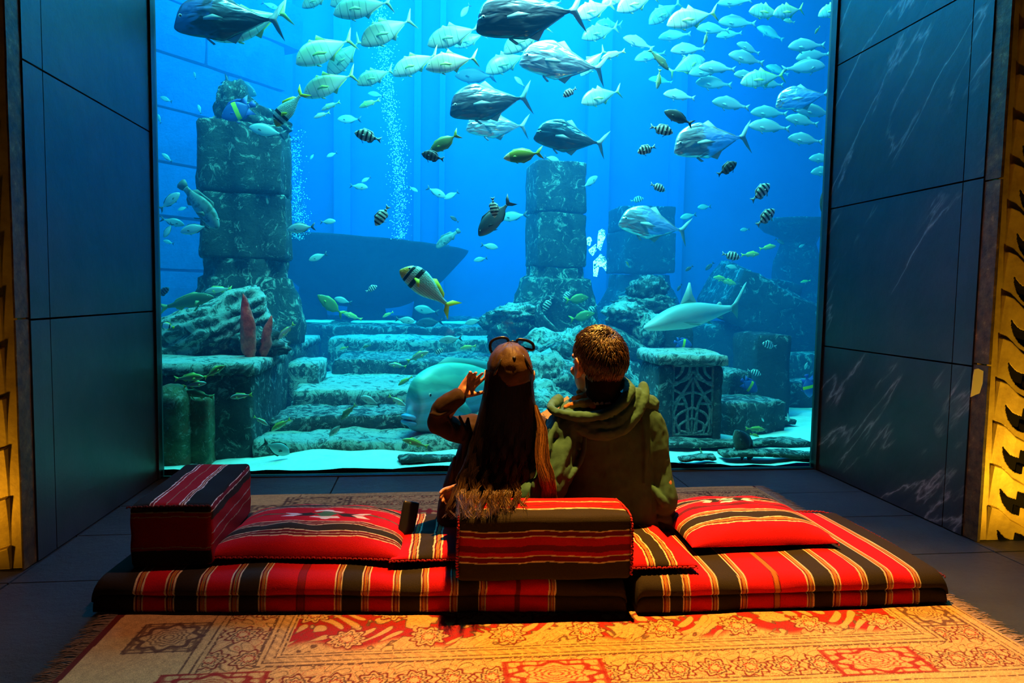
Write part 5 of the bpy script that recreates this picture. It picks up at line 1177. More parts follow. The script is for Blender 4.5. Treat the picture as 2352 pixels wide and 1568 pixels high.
def carpet_col(X, Y):
    n = X.size; C = np.tile(IV, (n, 1))
    def put(mask, col): C[:] = C * (1 - mask[:, None]) + col * mask[:, None]
    def line(d, w): return 1 - sstep(w * .6, w, np.abs(d))
    nz = np.sin(37 * X + 5 * np.sin(23 * Y)) * np.sin(41 * Y + 4 * np.sin(29 * X)); nz2 = np.sin(91 * X + 6 * np.sin(57 * Y + 1)) * np.sin(83 * Y + 5 * np.sin(71 * X + 2))
    C *= (1 + .10 * nz + .10 * nz2)[:, None]
    X, Y = X - .018 * (Y - 3.2), Y + .018 * (X - .5)
    x0, x1, y0, y1 = -.47, 1.83, 2.33, 3.90
    def rosettes(xc, yc, dx, dy, R, pet, on, seed=0.0):
        j = np.floor((Y - yc) / dy + .5); off = (j % 2) * .5 * dx
        i = np.floor((X - xc - off) / dx + .5)
        rx, ry = X - xc - off - i * dx, Y - yc - j * dy; r = np.hypot(rx, ry); th = np.arctan2(ry, rx) + i * .7 + seed
        Rr = R * (1 + .17 * np.cos(pet * th) + .06 * np.cos(3 * th + i))
        inside = (1 - sstep(.97, 1.03, r / Rr)) * on
        put(inside, IV * 1.05)
        put(line(r - Rr, .006) * on, BR * np.array([1.6, .6, .6])); put(line(r - Rr * .66 * (1 + .10 * np.cos(9 * th)), .0045) * on, BR); put(line(r - Rr * .38, .004) * on, RD * .8)
        put((1 - sstep(.13, .2, r / Rr)) * on, GD)
        put(line(np.cos(pet * th) * r * .6, .0035) * (r > Rr * .4) * inside, BR * 1.6)
    fld = ((X > x0) & (X < x1) & (Y > y0) & (Y < y1)).astype(float)
    ph = np.sin(9.2 * X + .4) ; vine = np.sin(13 * X + 2.6 * np.sin(8.5 * Y + 1)) * np.cos(15 * Y + 2.2 * np.sin(9.5 * X)) + .35 * nz
    hug = sstep(2.345, 2.395, Y + .03 * np.sin(19.6 * X)) 
    put(fld * sstep(-.25, -.12, vine) * hug, RD)
    put(fld * line(vine + .2, .10) * .9, BR)
    put(line(np.sin(61 * X + 5 * np.sin(33 * Y + 2)) * np.sin(57 * Y + 4 * np.sin(37 * X)) - .1, .14) * .45 * (nz > -.5), BR * 1.4)
    leaf = np.sin(52 * X + 4 * np.sin(17 * Y)) * np.sin(47 * Y + 3 * np.sin(21 * X))
    put(fld * sstep(.30, .42, leaf) * hug, IV * .95); put(fld * line(leaf - .36, .08) * .7, BR)
    rosettes(.02, 2.415, .29, .20, .062, 9, fld)
    # worn guard stripes all round
    dB = np.maximum(np.maximum(x0 - X, X - x1), np.maximum(y0 - Y, Y - y1))
    out = (dB > 0).astype(float); put(out, IV * (1 + .08 * nz[:, None]) * np.ones((n, 1)) if False else IV)
    C[out > 0] *= (1 + .10 * nz + .12 * nz2)[out > 0][:, None]
    for d in (.008, .024, .058, .078, .083, .255, .275, .31): put(line(dB - d, .0042) * .9 * (nz2 > -.55), BR)
    gd = ((dB > .024) & (dB < .058)).astype(float); put(gd * sstep(.1, .3, np.sin(150 * (X + Y))) * .3, BR)
    # main border with cartouches and scrolls
    bd = ((dB > .085) & (dB < .255)).astype(float)
    sc = np.sin(33 * X + 3 * np.sin(27 * Y)) * np.sin(35 * Y + 3 * np.sin(31 * X)); put(bd * line(sc - .25, .16) * .85 * (nz > -.7), BR * 1.1)
    put(bd * line(sc + .35, .10) * .6, RD)
    rosettes(.48, 2.135, .125, .17, .052, 8, bd, 1.0)
    # cartouche medallions (front, back: along x; sides: along y)
    def medal(cx, cy, w, h, col):
        rx, ry = (X - cx) / w, (Y - cy) / h; q = np.maximum(np.abs(rx), np.abs(ry)); on = (q < 1.05).astype(float)
        r = np.hypot(rx, ry * 1.0); th = np.arctan2(ry, rx)
        put((q < 1).astype(float), IV)
        sc2 = np.sin(70 * (X - cx)) * np.sin(64 * (Y - cy)); put((q < 1) * line(sc2 - .3, .12) * .5, col)
        lob = .80 + .10 * np.cos(8 * th); put(on * line(r - lob, .11) * .95, col); put(on * (r > lob) * line(np.sin(60 * (X - cx)) * np.sin(75 * (Y - cy)) - .1, .35) * .8, col)
        put(on * (1 - sstep(.55, .6, r * (1 + .06 * np.cos(10 * th)))), IV); 
        for rr in (.54, .40, .27, .14): put(on * line(r * (1 + .07 * np.cos(10 * th)) - rr, .035) * .85, col)
        put(on * line(q - .97, .05) * (r > .9) * .9, col)
    for cx in (-.66, .44, 1.56): 
        medal(cx, 2.14, .17, .08, RD * .8); medal(cx, 4.07, .19, .08, BR)
    for cy in (2.47, 3.2, 3.9): medal(-.90, cy, .12, .105, BR * 1.1); medal(1.985, cy, .095, .11, BR * 1.1)
    ed = (dB > .335) & ((X < -1.13) | (X > 2.10)); put(ed.astype(float), BR * np.array([1.2, .35, .35]))
    return np.clip(C, 0.004, .9)
def grid_patch(xa, xb, ya, yb, st, z):
    nu, nv = int((xb - xa) / st), int((yb - ya) / st)
    X, Y = np.meshgrid(np.linspace(xa, xb, nu + 1), np.linspace(ya, yb, nv + 1), indexing='ij')
    V = np.stack([X.ravel(), Y.ravel(), np.full(X.size, z) + .0012 * np.sin(9 * X.ravel()) * np.sin(7 * Y.ravel())], -1); return V, gridVF(nu, nv), carpet_col(X.ravel(), Y.ravel())
CX0, CX1 = -1.17, 2.14
parts = [grid_patch(CX0, CX1, 1.9, 2.7, .0038, .008), grid_patch(CX0, CX1, 2.7, 3.7, .03, .008), grid_patch(CX0, CX1, 3.7, 4.24, .0075, .008)]
cr = thing('carpet', (.48, 3.1, 0), 'faded floral oriental carpet on the slate floor under the seating mattresses', 'carpet')
V, F = joinVF([(p[0], p[1]) for p in parts]); mk('pile', V, F, M_carpet, cr, col=np.vstack([p[2] for p in parts]))
V, F = boxVF(CX0, CX1, 1.9, 4.24, .0005, .0055); mk('underside', V, F, plain('jute_backing', (.16, .11, .07), .95), cr, smooth=False)
rnd = random.Random(4); parts = []
for xe, s in ((CX0, -1), (CX1, 1)):
    for i in range(620):
        y = 1.9 + 2.34 * i / 620 + rnd.uniform(-.002, .002); ln = rnd.uniform(.05, .085); a = rnd.uniform(-.5, .5)
        parts.append(tubeVF([(xe - s * .004, y, .007), (xe + s * ln * .4, y + a * ln * .3, .010), (xe + s * ln, y + a * ln, .0045)], [.0022, .0018, .0010], 3, False))
V, F = joinVF(parts); mk('fringe', V, F, plain('wool_fringe', (.30, .21, .13), .95), cr)

# ================================================================== MAJLIS SEATING
M_wool = attrmat('striped_wool', bs=300, mul=.28, bstr=.7)
R_ = np.array([.58, .008, .018]); K_ = np.array([.030, .024, .016]); C_ = np.array([.78, .66, .40]); DR = np.array([.16, .008, .016]); GN = np.array([.16, .20, .09]); WH = np.array([.85, .82, .72]); OR = np.array([.62, .20, .03])
def g_(w=.030): return [(w * .17, C_), (w * .2, DR), (w * .12, OR), (w * .1, GN), (w * .12, OR), (w * .12, DR), (w * .17, C_)]
def stripes(st, seq, start=0.0):
    st = np.asarray(st); edges = start + np.concatenate([[0], np.cumsum([w for w, c in seq])]); cols = np.array([c for w, c in seq])
    i = np.clip(np.searchsorted(edges, st, side='right') - 1, 0, len(seq) - 1); return cols[i]
def wob(x, s=0.0, a=.002): return a * (np.sin(17 * x + s) + .6 * np.sin(41 * x + 2 * s) + .35 * np.sin(83 * x))
def braid(name, path, parent, r=.0055, step=.0105, mat=None, seed=1):
    P = smooth_path(path, 12); P = np.array(P); d = np.concatenate([[0], np.cumsum(np.linalg.norm(np.diff(P, axis=0), axis=1))]); parts = []; rn = random.Random(seed)
    n = int(d[-1] / step)
    for i in range(n):
        q = np.array([np.interp(i * step, d, P[:, k]) for k in range(3)]); q2 = np.array([np.interp(min(i * step + .004, d[-1]), d, P[:, k]) for k in range(3)]); t = q2 - q
        az = atan2(t[1], t[0]); parts.append(ellVF(q + np.array([0, 0, rn.uniform(-.001, .001)]), (r * 1.35, r * .75, r * .75), (0, .6 if i % 2 else -.6, az + (.5 if i % 2 else -.5)), 7, 5))
    V, F = joinVF(parts); return mk(name, V, F, mat or M_braid, parent)
M_braid = plain('red_wool_braid', (.42, .01, .015), .9); M_braidk = plain('dark_wool_braid', (.09, .008, .012), .9)

def mattress(name, label, xa, xb, y0, D, seq, seed, rot=0.0):
    """floor mattress, stripes running front to back"""
    prof = [(0.006, .008), (0, .02), (0, .045), (.002, .066), (.012, .0715), (.004, .077), (-.006, .088), (-.006, .104), (.004, .122), (.022, .136), (.05, .144)]
    prof += [(.05 + (D - .10) * k / 8, .146 + .004 * sin(pi * k / 8)) for k in range(1, 8)] + [(D - .05, .144), (D - .02, .13), (D, .10), (D, .01)]
    nx = int((xb - xa) / .0026); xs = np.linspace(xa, xb, nx + 1); V = []; cols = []
    pr = np.array(prof); C1 = stripes(xs - xa + wob(xs, seed, .0015), seq)
    dist = np.minimum(xs - xa, xb - xs); rnd_ = np.sqrt(np.clip(1 - (1 - np.clip(dist / .035, 0, 1)) ** 2, .0, 1))
    for j, (py, pz) in enumerate(pr):
        sag = .005 * np.sin(xs * 7 + seed) + .003 * np.sin(xs * 17 + j * .7 + seed)
        zz = pz * (.62 + .38 * rnd_) + (sag if pz > .1 else sag * .25 * (pz > .03))
        yy = y0 + py + .003 * np.sin(xs * 9 + seed) + .0015 * np.sin(31 * xs + j)
        V.append(np.stack([xs, yy, np.maximum(zz, .0095)], -1)); cc = C1.copy()
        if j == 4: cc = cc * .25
        cols.append(stripes(xs - xa + wob(xs, seed, .0015) + .004 * np.sin(j * .8 + seed), seq) if j > 5 else cc)
    V = np.array(V); nj = len(pr); V = V.reshape(-1, 3); cols = np.array(cols).reshape(-1, 3)
    F = [tuple(reversed(f)) for f in gridVF(nj - 1, nx)]
    c0, c1 = list(range(0, nj * (nx + 1), nx + 1)), list(range(nx, nj * (nx + 1), nx + 1)); F += [tuple(c0), tuple(reversed(c1))]
    F.append(tuple(range(0, nx + 1)) + tuple(reversed(range((nj - 1) * (nx + 1), nj * (nx + 1)))))
    xc = (xa + xb) / 2
    V = rotz(V - np.array([xc, y0 + D / 2, 0]), rot) + np.array([xc, y0 + D / 2, 0])
    root = thing(name, (xc, y0 + D / 2, .009), label, 'floor mattress', 'striped floor mattresses'); mk('cover', V, F, M_wool, root, col=cols)
    T = lambda p: tuple(rotz(np.array([p]) - np.array([xc, y0 + D / 2, 0]), rot)[0] + np.array([xc, y0 + D / 2, 0]))
    return root, T
seqR = [(.10, K_)] + g_() + [(.055, K_)] + g_() + [(.085, R_)] + g_() + [(.088, K_)] + g_() + [(.112, R_)] + [(.004, DR), (.02, OR * .7), (.004, DR)] + [(.108, R_)] + g_() + [(.080, K_)] + g_() + [(.088, R_)] + g_() + [(.080, K_)] + g_() + [(.088, R_)] + g_() + [(.30, K_)]
wR = sum(w for w, c in seqR) - .18
xRb = at(2172, 1380, 2.52).x; xRa = xRb - wR
root, T = mattress('floor_mattress', 'right-hand striped floor mattress, brightly lit, with a black braided outer end', xRa, xRb, 2.515, .82, seqR, 2.0, -.015)
braid('braided_edge', [T((xRb - .004, 2.53, .118)), T((xRb - .004, 2.9, .130)), T((xRb - .004, 3.32, .12))], root, mat=M_braidk)
braid('braided_edge', [T((xRb - .004, 3.31, .12)), T((xRb - .10, 3.315, .138)), T((xRb - .26, 3.318, .140))], root, mat=M_braid, seed=3)
seqL = [(.15, K_)] + g_(.036) + [(.085, R_)] + g_(.036) + [(.085, K_)] + g_(.036) + [(.085, R_)] + g_(.036) + [(.075, K_)] + g_(.030) + [(.112, R_)] + [(.004, DR), (.024, DR * 1.6), (.004, DR)] + [(.112, R_)] + g_(.03) + [(.078, K_)] + g_(.03) + [(.085, R_)] + g_(.03) + [(.078, K_)] + g_(.03) + [(.088, R_)] + g_(.03) + [(.08, K_)] + g_(.03) + [(.11, R_), (.02, DR), (.11, R_)] + g_(.03) + [(.3, K_)]
xLa = at(232, 1390, 2.71).x; xLb = xRa - .006
root, T = mattress('floor_mattress', 'left-hand striped floor mattress, dimmer, its black end at the left wall side', xLa, xLb, 2.625, .84, seqL, 5.0, -.085)
braid('braided_edge', [T((xLa + .004, 2.65, .10)), T((xLa + .004, 3.0, .105)), T((xLa + .004, 3.45, .10))], root, mat=M_braidk)

def bolster(name, label, c, s, axis, seqs, seed, group=None, rz=0.0):
    """box cushion; stripes wrap round the long axis (0 = x, 1 = y)"""
    V, F, P0 = meshed_box(s[0], s[1], s[2], .006, .022, (.008, .0028, .0028) if axis == 0 else (.0028, .008, .0028))
    o = 1 - axis; st = np.where(P0[:, 2] >= s[2] / 2 - 1e-6, s[2] + P0[:, o] + s[o] / 2, 0.0)
    front = (P0[:, o] <= -s[o] / 2 + 1e-6) if axis == 0 else (P0[:, 0] >= s[0] / 2 - 1e-6)
    st = np.where((P0[:, 2] < s[2] / 2 - 1e-6), P0[:, 2] + s[2] / 2, st)
    col = np.zeros((len(V), 3)); top = P0[:, 2] >= s[2] / 2 - 1e-6; al = P0[:, axis]
    w = wob(al, seed, .0022)
    col[:] = stripes(s[2] / 2 - P0[:, 2] + w, seqs[0])                # sides, counted from the top edge down
    tt = (P0[:, o] + s[o] / 2 + w) if axis == 0 else (s[0] / 2 - P0[:, 0] + w)
    ct = stripes(tt, seqs[1]); col[top] = ct[top]
    endf = np.abs(al) >= s[axis] / 2 - 1e-6
    if len(seqs) > 2: ce = stripes(s[2] / 2 - P0[:, 2] + wob(P0[:, o], seed), seqs[2]); m = endf & ~top; col[m] = ce[m]
    # upholstered swelling and wrinkles
    n = V / np.array(s) * 2; bul = np.clip((1 - n[:, 0] ** 4), 0, 1) * np.clip((1 - n[:, 1] ** 4), 0, 1) + 0
    V[:, 2] += np.where(top, .006 * np.clip(1 - n[:, 0] ** 4, 0, 1) * np.clip(1 - n[:, 1] ** 4, 0, 1), 0)
    V += (np.stack([np.sin(P0[:, 2] * 60 + P0[:, 1] * 25 + seed), np.sin(P0[:, 0] * 23 + P0[:, 2] * 40 + seed), np.sin(P0[:, 0] * 19 + P0[:, 1] * 33)], -1)) * .0016
    V = rotz(V, rz) + np.array(c)
    root = thing(name, (c[0], c[1], c[2] - s[2] / 2), label, 'bolster cushion', group); mk('cover', V, F, M_wool, root, col=col)
    return root
# backrest bolster between camera and couple
zt_ = .1505
sB = (at(1455, 1260, 2.53).x - at(1054, 1260, 2.53).x, .26, .250); xB = (at(1052, 1260, 2.53).x + at(1455, 1260, 2.53).x) / 2; cB = (xB, 2.53 + sB[1] / 2, zt_ + sB[2] / 2)
front = [(.052, K_), (.004, C_), (.018, DR), (.004, C_), (.032, R_ * .8), (.024, DR), (.016, R_ * .8), (.004, C_), (.019, DR), (.004, C_), (.3, K_)]
topq = [(.085, K_), (.004, C_), (.004, R_), (.005, C_), (.035, R_), (.003, K_), (.004, DR), (.036, R_), (.003, C_), (.004, R_), (.003, C_), (.2, R_)]
bb = bolster('bolster_cushion', 'striped box bolster set upright behind the two seated people, long hair lying on it', cB, sB, 0, [front, topq, front], 1.3, 'striped box bolsters')
xr = xB + sB[0] / 2
braid('braided_edge', [(xr - .012, cB[1] + .12, zt_ + .243), (xr - .006, cB[1], zt_ + .250), (xr - .006, 2.537, zt_ + .238), (xr - .001, 2.531, zt_ + .12), (xr - .004, 2.531, zt_ + .012)], bb, .0062)
xl = xB - sB[0] / 2
braid('braided_edge', [(xl + .006, cB[1] + .12, zt_ + .246), (xl + .006, cB[1], zt_ + .250), (xl + .006, 2.537, zt_ + .238), (xl + .001, 2.531, zt_ + .12), (xl + .004, 2.531, zt_ + .012)], bb, .0062)
V, F, _ = meshed_box(.036, .014, .0015, .01, .0005); mk('care_tag', V + np.array([xr - .125, 2.60, zt_ + .2535]), F, plain('cream_tag', (.75, .62, .35), .8), bb)
bb.rotation_euler = (0, 0, -.045)
# armrest bolster at the left
sC = (.31, .66, .25); cC = (-1.01, 3.115, zt_ + sC[2] / 2)
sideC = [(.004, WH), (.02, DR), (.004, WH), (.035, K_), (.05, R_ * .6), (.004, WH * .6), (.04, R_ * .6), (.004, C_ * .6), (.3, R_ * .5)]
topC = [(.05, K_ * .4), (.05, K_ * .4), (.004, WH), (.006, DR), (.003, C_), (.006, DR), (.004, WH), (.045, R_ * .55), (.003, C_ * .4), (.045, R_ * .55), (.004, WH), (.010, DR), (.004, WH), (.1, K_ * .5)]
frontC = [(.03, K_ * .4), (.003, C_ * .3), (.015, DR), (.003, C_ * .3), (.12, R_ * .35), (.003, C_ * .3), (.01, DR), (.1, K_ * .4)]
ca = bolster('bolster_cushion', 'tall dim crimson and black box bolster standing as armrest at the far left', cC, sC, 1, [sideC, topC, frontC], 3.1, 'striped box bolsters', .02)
yb0 = cC[1] - sC[1] / 2
braid('braided_edge', [(cC[0] - .155, yb0 + .004, zt_ + .242), (cC[0], yb0 + .0, zt_ + .246), (cC[0] + .160, yb0 + .006, zt_ + .242)], ca, .0052, mat=M_braidk)

def pillow(name, label, c, s, seq, along, seed, motif=None, rz=0.0, brd=('front',), group='striped seat pillows'):
    """flat seat pillow, plump middle, thin stitched edge"""
    nx, ny = (int(s[0] / .0045), int(s[1] / .0026)) if along == 0 else (int(s[0] / .0026), int(s[1] / .006)); V = []; col = []
    U, W_ = np.meshgrid(np.linspace(-1, 1, nx + 1), np.linspace(-1, 1, ny + 1), indexing='ij'); U = U.ravel(); W_ = W_.ravel()
    # corners pulled out a little, sides drawn in
    px_ = U * s[0] / 2 * (1 - .035 * (1 - W_ ** 2)); py_ = W_ * s[1] / 2 * (1 - .05 * (1 - U ** 2))
    bul = (np.clip(1 - np.abs(U) ** 3.2, 0, 1) ** .55) * (np.clip(1 - np.abs(W_) ** 3.2, 0, 1) ** .55)
    wr_ = .0035 * np.sin(px_ * 26 + seed) * np.sin(py_ * 19 + seed) + .002 * np.sin(py_ * 60 + 3 * np.sin(px_ * 14))
    zt = .030 + (s[2] - .030) * bul + wr_ * bul; zb = .030 * (1 - bul) + .0
    st = (py_ if along == 0 else px_); sl = s[1] if along == 0 else s[0]
    cc = stripes(st + sl / 2 + wob(px_ if along == 0 else py_, seed, .0022), seq)
    if motif is not None:
        for poly, mc in motif:
            ins = inpoly(px_, py_, poly); cc[ins] = mc
    Vt = np.stack([px_, py_, zt], -1); Vb = np.stack([px_, py_, zb - .0015], -1)
    F = gridVF(nx, ny); n = len(Vt); F2 = [tuple(reversed([i + n for i in f])) for f in F]
    ring = [i for i in range(ny + 1)] + [i * (ny + 1) + ny for i in range(1, nx + 1)] + [nx * (ny + 1) + ny - i for i in range(1, ny + 1)] + [(nx - i) * (ny + 1) for i in range(1, nx)]
    F3 = [(ring[i], ring[(i + 1) % len(ring)], ring[(i + 1) % len(ring)] + n, ring[i] + n) for i in range(len(ring))]
    V = rotz(np.vstack([Vt, Vb]), rz) + np.array(c)
    root = thing(name, c, label, 'seat pillow', group); mk('cover', V, F + F2 + F3, M_wool, root, col=np.vstack([cc, cc]))
    for b_ in brd:
        hx, hy = s[0] / 2, s[1] / 2
        if b_ == 'front': pts = [(-hx, -hy, .022), (-hx * .5, -hy * .965, .022), (0, -hy * .95, .022), (hx * .5, -hy * .965, .022), (hx, -hy, .022)]
        else: 
            k = 1 if b_ == 'right' else -1
            pts = [(k * hx, -hy, .022), (k * hx * .975, -hy * .4, .022), (k * hx * .965, 0, .022), (k * hx * .975, hy * .5, .022), (k * hx, hy, .022)]
        braid('braided_edge', [tuple(q) for q in rotz(np.array(pts), rz) + np.array(c)], root, .0055)
    return root
def star(sc, k=1.0):
    """woven eight-point motif: white, black and green lozenges"""
    q = lambda pts, c_: (np.array([(x * sc * .052, y * sc * .025) for x, y in pts]), c_)
    m = []
    for s in (-1, 1):
        for t in (-1, 1):
            f = lambda pts: [(x * s, y * t) for x, y in pts]
            m += [q(f([(2.2, .15), (2.9, 1.3), (4.1, 1.3), (3.3, .15)]), WH), q(f([(1.0, .0), (1.6, 1.2), (2.9, 1.2), (2.2, .0)]), K_), q(f([(0, 1.1), (1.1, 1.1), (1.4, 1.9), (.5, 1.9), (.2, 2.5), (-.2, 2.5), (-.2, 1.1)]), WH)]
    m += [q([(-1, 0), (-.4, 1.1), (.4, 1.1), (1, 0), (.4, -1.1), (-.4, -1.1)], np.array([.07, .22, .12]))]
    return m
g2 = lambda w: [(w * .13, C_), (w * .30, DR), (w * .10, C_ * .7), (w * .34, DR), (w * .13, C_)]
seqP = [(.062, R_)] + g2(.034) + [(.042, K_)] + g2(.034) + [(.080, R_), (.004, DR), (.006, GN), (.004, DR), (.075, R_)] + g2(.03) + [(.03, K_), (.004, C_), (.2, R_)]
m1 = star(1.0); m1 = [(p * np.array([.9, .9]) + np.array([.03, -.012]), c_) for p, c_ in m1]
pillow('seat_pillow', 'long red pillow with black and white woven star beside the left box bolster', (-.465, 3.03, zt_), (.78, .52, .125), seqP, 0, 1.0, m1, -.11, ('front', 'right'))
seqP2 = [(.090, R_)] + g_(.034) + [(.055, K_)] + g_(.034) + [(.055, R_), (.005, K_), (.012, DR), (.005, K_), (.05, R_), (.004, C_), (.01, R_), (.004, C_), (.03, K_), (.004, C_), (.2, R_)]
m2 = star(.62); m2 = [(p + np.array([-.03, .07]), c_) for p, c_ in m2]
pcx = (at(1552, 1262, 2.76).x + at(1930, 1262, 2.76).x) / 2
pillow('seat_pillow', 'bright red striped pillow with small white star, right of the man', (pcx + .03, 3.03, zt_), (.67, .55, .125), seqP2, 0, 4.0, m2, .0, ('right',))
seqS = [(.070, R_)] + g_(.038) + [(.058, K_)] + g_(.038) + [(.20, R_)] + g_(.038) + [(.058, K_)] + g_(.038) + [(.3, R_)]
pillow('seat_pillow', 'upright-striped red pillow squeezed beneath the woman, its front corner showing', (at(905, 1300, 2.70).x + .30, 2.98, zt_), (.60, .56, .065), seqS, 1, 2.0, None, -.06, ('front', 'left'))
seqT = [(.20, R_)] + g_(.034) + [(.1, R_)] + [(.045, R_)] + g_(.034) + [(.055, K_)] + g_(.034) + [(.3, R_)]
xT = at(1600, 1318, 2.56).x; 
pillow('seat_pillow', 'olive-black striped pillow corner poking out right of the upright bolster', (xT - .29, 2.82, zt_), (.58, .52, .07), seqT, 1, 6.0, None, .02, ('front', 'right'))
# dark slim case propped between the pillows
V, F, _ = meshed_box(.075, .014, .15, .012, .005); p = at(938, 1200, 2.98)
tag(mk('phone_case', euler(V, radians(-14), radians(16), .35) + np.array([p.x, p.y, zt_ + .078 + .03]), F, plain('black_leatherette', (.02, .022, .03), .4)), 'slim black phone case propped between the star pillow and the woman pillow', 'phone case')
# ================================================================== THE COUPLE
M_skin, nt, b = newmat('skin'); b.inputs['Base Color'].default_value = (.62, .30, .19, 1); b.inputs['Roughness'].default_value = .5
b.inputs['Subsurface Weight'].default_value = .12; b.inputs['Subsurface Radius'].default_value = (.02, .008, .004)
def cloth(name, c, rough=.9, bs=90, st=.5):
    m, nt, b = newmat(name); co = objco(nt); n = noise_(nt, co, 14, 6, .65)
    L(nt, ramp(nt, n, [(.3, tuple(x * .75 for x in c)), (.7, tuple(x * 1.15 for x in c))]), b.inputs['Base Color']); b.inputs['Roughness'].default_value = rough; b.inputs['Specular IOR Level'].default_value = .2
    bump(nt, b, noise_(nt, co, bs * 4, 3, .7), st, .002); return m
M_hood = cloth('olive_fleece', (.052, .150, .125)); M_jack = cloth('brown_black_wool', (.050, .030, .020)); M_jean = cloth('dark_denim', (.012, .015, .028)); M_cap = cloth('brown_cotton', (.060, .032, .010), .55, 12, .9); M_shirt = cloth('ochre_shirt', (.52, .20, .045), .8)
M_trs = cloth('black_trousers', (.012, .012, .014))
def capsule(pts, rad, seg=14, k=4):
    """tapered limb with round ends"""
    P = smooth_path([tuple(p) for p in pts], k) if len(pts) > 2 else [np.array(tuple(p)) for p in pts]
    R = [float(x[0]) for x in smooth_path([(r, 0) for r in rad], k)] if len(pts) > 2 else list(rad)
    return [tubeVF(P, R, seg), ellVF(tuple(P[0]), (R[0],) * 3, nu=seg, nv=8), ellVF(tuple(P[-1]), (R[-1],) * 3, nu=seg, nv=8)]
def slices(rows, ex=2.4, seg=40):
    """rows: (centre xyz, half width, half depth, turn)"""
    V = []; F = []
    R = smooth_path([(*r[0], r[1], r[2], r[3] if len(r) > 3 else 0) for r in rows], 4)
    for x, y, z, hw, hd, tn in R:
        for k in range(seg):
            a = 2 * pi * k / seg; c, s = cos(a), sin(a); q = (abs(c) ** ex + abs(s) ** ex) ** (-1 / ex)
            px_, py_ = c * q * hw, s * q * hd; V.append((x + px_ * cos(tn) - py_ * sin(tn), y + px_ * sin(tn) + py_ * cos(tn), z))
    for i in range(len(R) - 1):
        for k in range(seg):
            a, b_ = i * seg + k, i * seg + (k + 1) % seg; F.append((a, b_, b_ + seg, a + seg))
    F.append(tuple(range(seg))[::-1]); F.append(tuple(range((len(R) - 1) * seg, len(R) * seg))); return np.array(V), F
def head_parts(c, sc, yawh, pitch=0.0):
    """skull, face, nose, lips, ears; face looks along +y turned by yawh"""
    M = Matrix.Rotation(yawh, 3, 'Z') @ Matrix.Rotation(pitch, 3, 'X'); c = Vector(c)
    def T(part):
        V, F = part; return (V * sc) @ np.array(M).T + np.array(c), F
    pr = [ellVF((0, -.008, .02), (.074, .094, .092), nu=32, nv=20), ellVF((0, .030, -.035), (.058, .062, .078), nu=28, nv=16),
          ellVF((0, .052, -.085), (.030, .030, .026), nu=20, nv=12), ellVF((0, .075, .028), (.050, .022, .018), nu=20, nv=10),
          ellVF((0, .098, -.018), (.012, .018, .012)), tubeVF([(0, .084, .020), (0, .094, .002), (0, .104, -.016)], [.007, .008, .010], 10),
          ellVF((0, .090, -.050), (.024, .010, .006)), ellVF((0, .088, -.061), (.021, .011, .007)), ellVF((.040, .066, -.022), (.020, .018, .018)), ellVF((-.040, .066, -.022), (.020, .018, .018)),
          tubeVF([(0, -.02, -.05), (0, -.03, -.13)], [.052, .056], 20)]
    for s in (-1, 1):
        pr += [ellVF((s * .078, -.002, -.008), (.008, .018, .032), (s * .1, 0, s * -.35)), ellVF((s * .079, .004, -.032), (.007, .010, .011)),
               tubeVF(smooth_path([(s * .080, .012, .008), (s * .089, -.002, .026), (s * .092, -.018, .012), (s * .088, -.012, -.016), (s * .080, 0, -.034)], 4), .0045, 8)]
    return [T(p) for p in pr], (lambda p: Vector(c) + M @ (Vector(p) * sc))
def eyes(parent, T, M_iris):
    for s in (-1, 1):
        V, F = ellVF(tuple(T((s * .030, .079, .008))), (.0125, .0125, .0125), nu=16, nv=12); e = mk('eye', V, F, plain('eye_white', (.8, .78, .74), .2), parent)
        V, F = ellVF(tuple(T((s * .030, .0885, .008))), (.0058,) * 3, nu=12, nv=8); mk('iris', V, F, M_iris, e)
def strands(roots, pathfn, w, seed, npt=9, taper=True):
    rn = random.Random(seed); parts = []
    for r in roots:
        P = pathfn(r, rn)
        if P is None: continue
        n = len(P); R = [w * (1.0 if i < n * .6 else 1.0 - .75 * (i - n * .6) / (n * .4)) for i in range(n)]
        parts.append(tubeVF(P, R, 3, False))
    return joinVF(parts)
def hand_parts(wrist, M, L_=.185, curl=(.3, .35, .45, .55), spread=.09, thumb_a=.9, side=1, thumb_curl=.2):
    """palm, four fingers of unequal length, thumb leaving the side of the palm. local: +z towards fingers, +x thumb side, +y back of hand"""
    pr = []; W = Vector(wrist); k = L_ / .185
    def T(p): return tuple(W + M @ (Vector((p[0] * side, p[1], p[2])) * k))
    def tb(pts, rad): return capsule([T(p) for p in pts], [r * k for r in rad], 10, 3)
    pr += tb([(0, 0, -.02), (0, 0, .01), (0, 0, .03)], [.024, .023, .024])
    for x in (-.028, -.010, .009, .027): pr += tb([(x * .6, 0, .01), (x * .85, .002, .05), (x, 0, .088)], [.016, .014, .0115])
    for i, (x, ln) in enumerate(((.029, .072), (.010, .080), (-.010, .075), (-.028, .058))):
        a = curl[i]; p = Vector((x, 0, .088)); d = 0.0; pts = [tuple(p)]; sx = x * spread * 12
        for j, f in enumerate((.45, .30, .25)):
            d += a * (1.0 if j else .7); p = p + Vector((sx * f * .25, -sin(d) * ln * f, cos(d) * ln * f)); pts.append(tuple(p))
        pr += tb(pts, [.0098, .0092, .0084, .0070])
    ta = thumb_a; p0 = Vector((.022, -.004, .022)); pts = [tuple(p0)]; d = ta
    for f in (.034, .030, .024):
        p0 = p0 + Vector((sin(d) * f, -.10 * f * 3 * thumb_curl, cos(d) * f)); pts.append(tuple(p0)); d -= thumb_curl
    pr += tb(pts, [.016, .0125, .0105, .0085]); return pr

